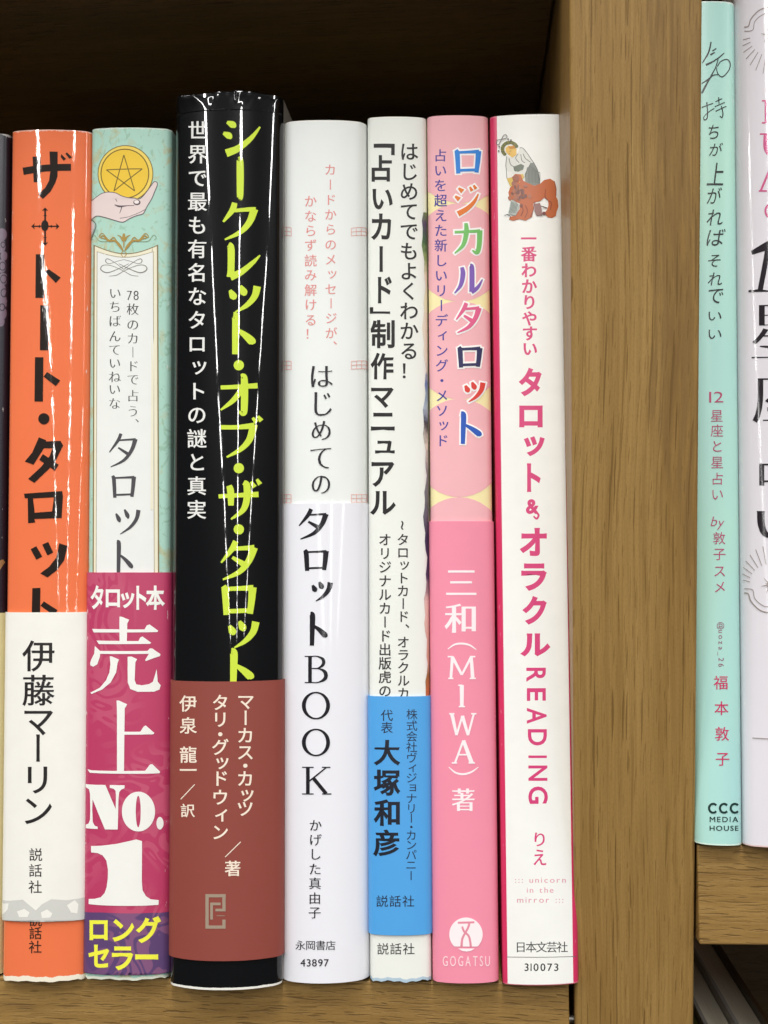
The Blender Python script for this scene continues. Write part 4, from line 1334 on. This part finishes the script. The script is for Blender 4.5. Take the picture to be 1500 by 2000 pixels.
# ================================================================== right compartment: mint book
def mint_wash(nt, uv, base):
    f = noise(nt, mapping(nt, uv, (30, 12, 1), (1, 3, 0)), 1.0, 2.0)
    return mixc(nt, math_(nt, 'MULTIPLY', ramp(nt, f, [(0.4, 0.0), (0.7, 1.0)]), 0.5), base, srgb((164, 214, 226)))
bM = Book('book', PR, [(1338, 6), (1436, 6), (1360, 1648), (1452, 1651)], 0.0, (0.0010, 0.0016), 0.0015,
          label='mint green book with handwritten-looking black title and CCC MEDIA HOUSE at its foot', group='books on the right shelf')
bM.shell('jacket', cover_mat('mint_jacket', (178, 223, 205), 'satin', (0.0003, 0.0002), (214, 236, 222), mint_wash))
bM.pages()
a = Art(bM, 'title_lettering', finish='satin').at(1300, 0, 6.6667)
HB = (26, 34, 34)
for pts in ([(592, 545, 18), (560, 680, 20), (480, 820, 16)], [(610, 665, 20), (660, 632, 14)], [(585, 715, 22), (640, 682, 14)], [(525, 845, 30), (620, 800, 18), (700, 745, 16), (762, 690, 12)],
            [(690, 750, 12), (650, 880, 14), (580, 1010, 18), (500, 1160, 26), (470, 1215, 20)], [(470, 1090, 12), (560, 1030, 22), (620, 980, 16), (690, 975, 10)],
            [(672, 870, 12), (720, 800, 13), (800, 775, 14), (840, 830, 14), (820, 920, 14), (740, 1000, 16), (680, 960, 12), (662, 880, 10)]):
    a.rib(pts, HB)
for pts in ([(470, 1400, 14), (620, 1345, 12)], [(535, 1330, 14), (545, 1440, 15), (540, 1540, 15), (505, 1560, 14), (500, 1520, 10), (560, 1460, 12), (635, 1410, 12)],
            [(650, 1325, 12), (735, 1285, 12)], [(690, 1265, 13), (695, 1350, 13)], [(640, 1390, 13), (770, 1335, 12)], [(650, 1450, 13), (790, 1385, 12)], [(725, 1380, 12), (745, 1470, 14), (735, 1530, 14), (705, 1510, 10)]):
    a.rib(pts, HB)
a.at(0, 0, 1)
for ch, bx in (('ち', (1384, 244, 1403.5, 271.5)), ('が', (1384.5, 279, 1412, 304.5)), ('上', (1380, 318, 1413, 362)), ('が', (1380, 366, 1410, 398)), ('れ', (1380, 409.5, 1411, 440)), ('ば', (1380, 447, 1417, 480)),
               ('そ', (1383, 497.5, 1407.5, 521)), ('れ', (1382.5, 532.5, 1410, 557.5)), ('で', (1384, 564, 1412.5, 592.5)), ('い', (1384, 609, 1409, 626)), ('い', (1384, 644, 1409, 662))):
    a.char(ch, 0, 0, 1, HB, box=bx, dx=.0, dy=.0, skew=0.18 if ch != 'い' else 0.05)
a.build()
a = Art(bM, 'subtitle_lettering', finish='satin')
RP = (178, 64, 104)
a.hline('12', 1385, 1412.5, 765, 786, RP, dx=-.008, dy=-.008)
a.vl([('星', 812), ('座', 841), ('と', 871.5), ('星', 903), ('占', 935), ('い', 965.4)], 1400, 1401, 26, RP, dx=-.002, dy=-.002)
a.char('b', 1396, 1017, 28, RP, vert=False, dx=-.008, dy=-.01, skew=.25); a.char('y', 1409, 1019, 26, RP, vert=False, dx=-.008, dy=-.01, skew=.25)
a.vl([('敦', 1051), ('子', 1082), ('ス', 1115), ('メ', 1146)], 1404.5, 1406, 26, RP, dx=-.002, dy=-.002)
y = 1222
for ch in '@uoza_26':
    a.char(ch, 1409, y, 15, (150, 80, 110), rot=90, vert=False, dx=.0, dy=.0)
    y += 11
a.build()
a = Art(bM, 'author_lettering', finish='satin')
a.vl([('福', 1333), ('本', 1383), ('敦', 1433), ('子', 1482)], 1408, 1411, 29, (200, 44, 96), dx=.006, dy=.002)
a.build()
a = Art(bM, 'publisher_lettering', finish='satin')
CG = (16, 48, 44)
for x_ in (1392, 1413, 1434):
    a.rib([(x_ + 8 * math.cos(math.radians(q)) + 1, 1578.5 + 8.6 * math.sin(math.radians(q)), 4.2) for q in range(-42, -319, -23)], CG)
a.hline('MEDIA', 1386, 1441.5, 1595, 1605.5, CG, gap=.2, dx=.014, dy=.012)
a.hline('HOUSE', 1386, 1442, 1612.5, 1622.5, CG, gap=.16, dx=.014, dy=.012)
a.build()

# ================================================================== right compartment: pale glossy book at the picture's right edge
bH = Book('book', PR, [(1437, -60), (1610, -60), (1455, 1653), (1624, 1654)], 0.0012, (0.0020, 0.0022), 0.0022,
          label='pale glossy book cut off by the right edge of the picture, with big black characters', group='books on the right shelf')
bH.shell('jacket', cover_mat('pale_jacket', (226, 222, 228), 'gloss', (0.0003, 0.0003), (226, 196, 190)))
bH.pages()
a = Art(bH, 'title_lettering', finish='gloss')
LP = (206, 92, 140)
def slab(x, y0, y1):
    a.rib([(x, y0, 9), (x, y1, 9)], LP, False); a.rib([(x - 10, y0, 3), (x + 10, y0, 3)], LP, False); a.rib([(x - 10, y1, 3), (x + 10, y1, 3)], LP, False)
slab(1498, 197, 240); a.rib([(1498, 240, 3), (1520, 240, 3), (1522, 228, 3)], LP, False)
a.rib([(1496, 262, 9), (1496, 290, 9), (1506, 303, 6), (1520, 290, 4), (1522, 262, 4)], LP); a.rib([(1484, 262, 3), (1508, 262, 3)], LP, False)
a.rib([(1486, 372, 4), (1506, 325, 5)], LP, False); a.rib([(1506, 325, 9), (1526, 372, 9)], LP, False); a.rib([(1482, 373, 3), (1498, 373, 3)], LP, False)
a.ring(1508, 412, 13, 14, 4, LP)
DB = (34, 28, 34)
a.poly([(1467, 490), (1500, 470), (1508, 472), (1490, 566), (1500, 567), (1500, 570), (1462, 571), (1462, 567), (1480, 565), (1494, 490), (1469, 498)], DB)
a.char('2', 0, 0, 1, DB, box=(1508, 475, 1560, 570), vert=False, dx=.02, dy=0)
a.char('星', 0, 0, 1, DB, box=(1468, 596, 1590, 700), dx=.004, dy=-.022)
a.char('座', 0, 0, 1, DB, box=(1470, 726, 1592, 826), dx=.004, dy=-.022)
a.char('占', 0, 0, 1, DB, box=(1483, 860, 1572, 948), dx=.006, dy=-.018)
a.char('い', 0, 0, 1, DB, box=(1478, 998, 1576, 1052), dx=.02, dy=-.005)
a.build()
LG = (150, 140, 134)
for (cy, sg) in ((75, 1), (1136, -1)):
    f = lambda x, y: (x, cy + sg * y)
    a = Art(bH, 'sunburst_ornament', finish='gloss')
    a.rib([(*f(1454, -22), 2.2), (*f(1462, -24), 2.2), (*f(1467, -38), 2.2), (*f(1482, -54), 2.2), (*f(1500, -60), 2.2), (*f(1530, -58), 2.2), (*f(1560, -30), 2.2)], LG)
    a.rib([(*f(1454, -14), 1.4), (*f(1470, -16), 1.4), (*f(1474, -32), 1.4), (*f(1486, -44), 1.4), (*f(1500, -49), 1.4), (*f(1530, -46), 1.4)], LG)
    for k in range(14):
        an = math.radians(172 - k * 12)
        r1, r2 = 40 if k else 38, 52 + min(k * 4, 22)
        a.rib([(*f(1503 + r1 * math.cos(an), r1 * math.sin(an) - 6), 1.3), (*f(1503 + r2 * math.cos(an), r2 * math.sin(an) - 4), 1.3)], LG, False)
    for k in range(12):
        an = math.radians(k * 30 + 10)
        r = 17 if k % 2 == 0 else 9
        a.rib([(*f(1503, -6), 3.4), (*f(1503 + r * math.cos(an), -6 + r * math.sin(an)), .5)], LG, False)
    a.build()
a = Art(bH, 'printed_rule', finish='gloss')
a.rib([(1470, 1441, 1.6), (1640, 1441, 1.6)], LG, False)
a.build()

# ================================================================== lower right compartment: tops of books standing below
base_z = -0.33
for (pxl, pxr, wd, col, hc, lab) in ((1300, 1416, 0, (70, 72, 30), 0.158, 'dark olive book standing in the shadow under the right shelf'),
                                      (1419, 1496, 0, (150, 146, 140), 0.156, 'pale book in the shadow under the right shelf, its page tops showing'),
                                      (1499, 1600, 0, (80, 62, 42), 0.162, 'brown book in the shadow under the right shelf, next to the pale one')):
    x0 = on_plane(pxl, 1985, Vector((0, -0.003, 0)), UY).x
    x1 = on_plane(pxr, 1985, Vector((0, -0.003, 0)), UY).x
    x0 = max(x0, pr + 0.0015)
    top = Vector((0, 0.012, -hc - 0.006))
    root = empty('book', top + T * -0.19 + X * (x0 + x1) / 2)
    tag(root, lab, 'book', 'books under the right shelf')
    box_mesh('page_block', top, X, N, T, (x0 + 0.0012, x1 - 0.0012), (-0.126, -0.002), (-0.188, -0.0025), PAGES, root, 0)
    cm = ink(col, 'satin')
    box_mesh('cover_board', top, X, N, T, (x0, x0 + 0.001), (-0.128, 0), (-0.19, 0), cm, root, 0.0002)
    box_mesh('cover_board', top, X, N, T, (x1 - 0.001, x1), (-0.128, 0), (-0.19, 0), cm, root, 0.0002)
    box_mesh('spine', top, X, N, T, (x0 + 0.0011, x1 - 0.0011), (-0.001, 0.0006), (-0.19, 0), cm, root, 0.0002)
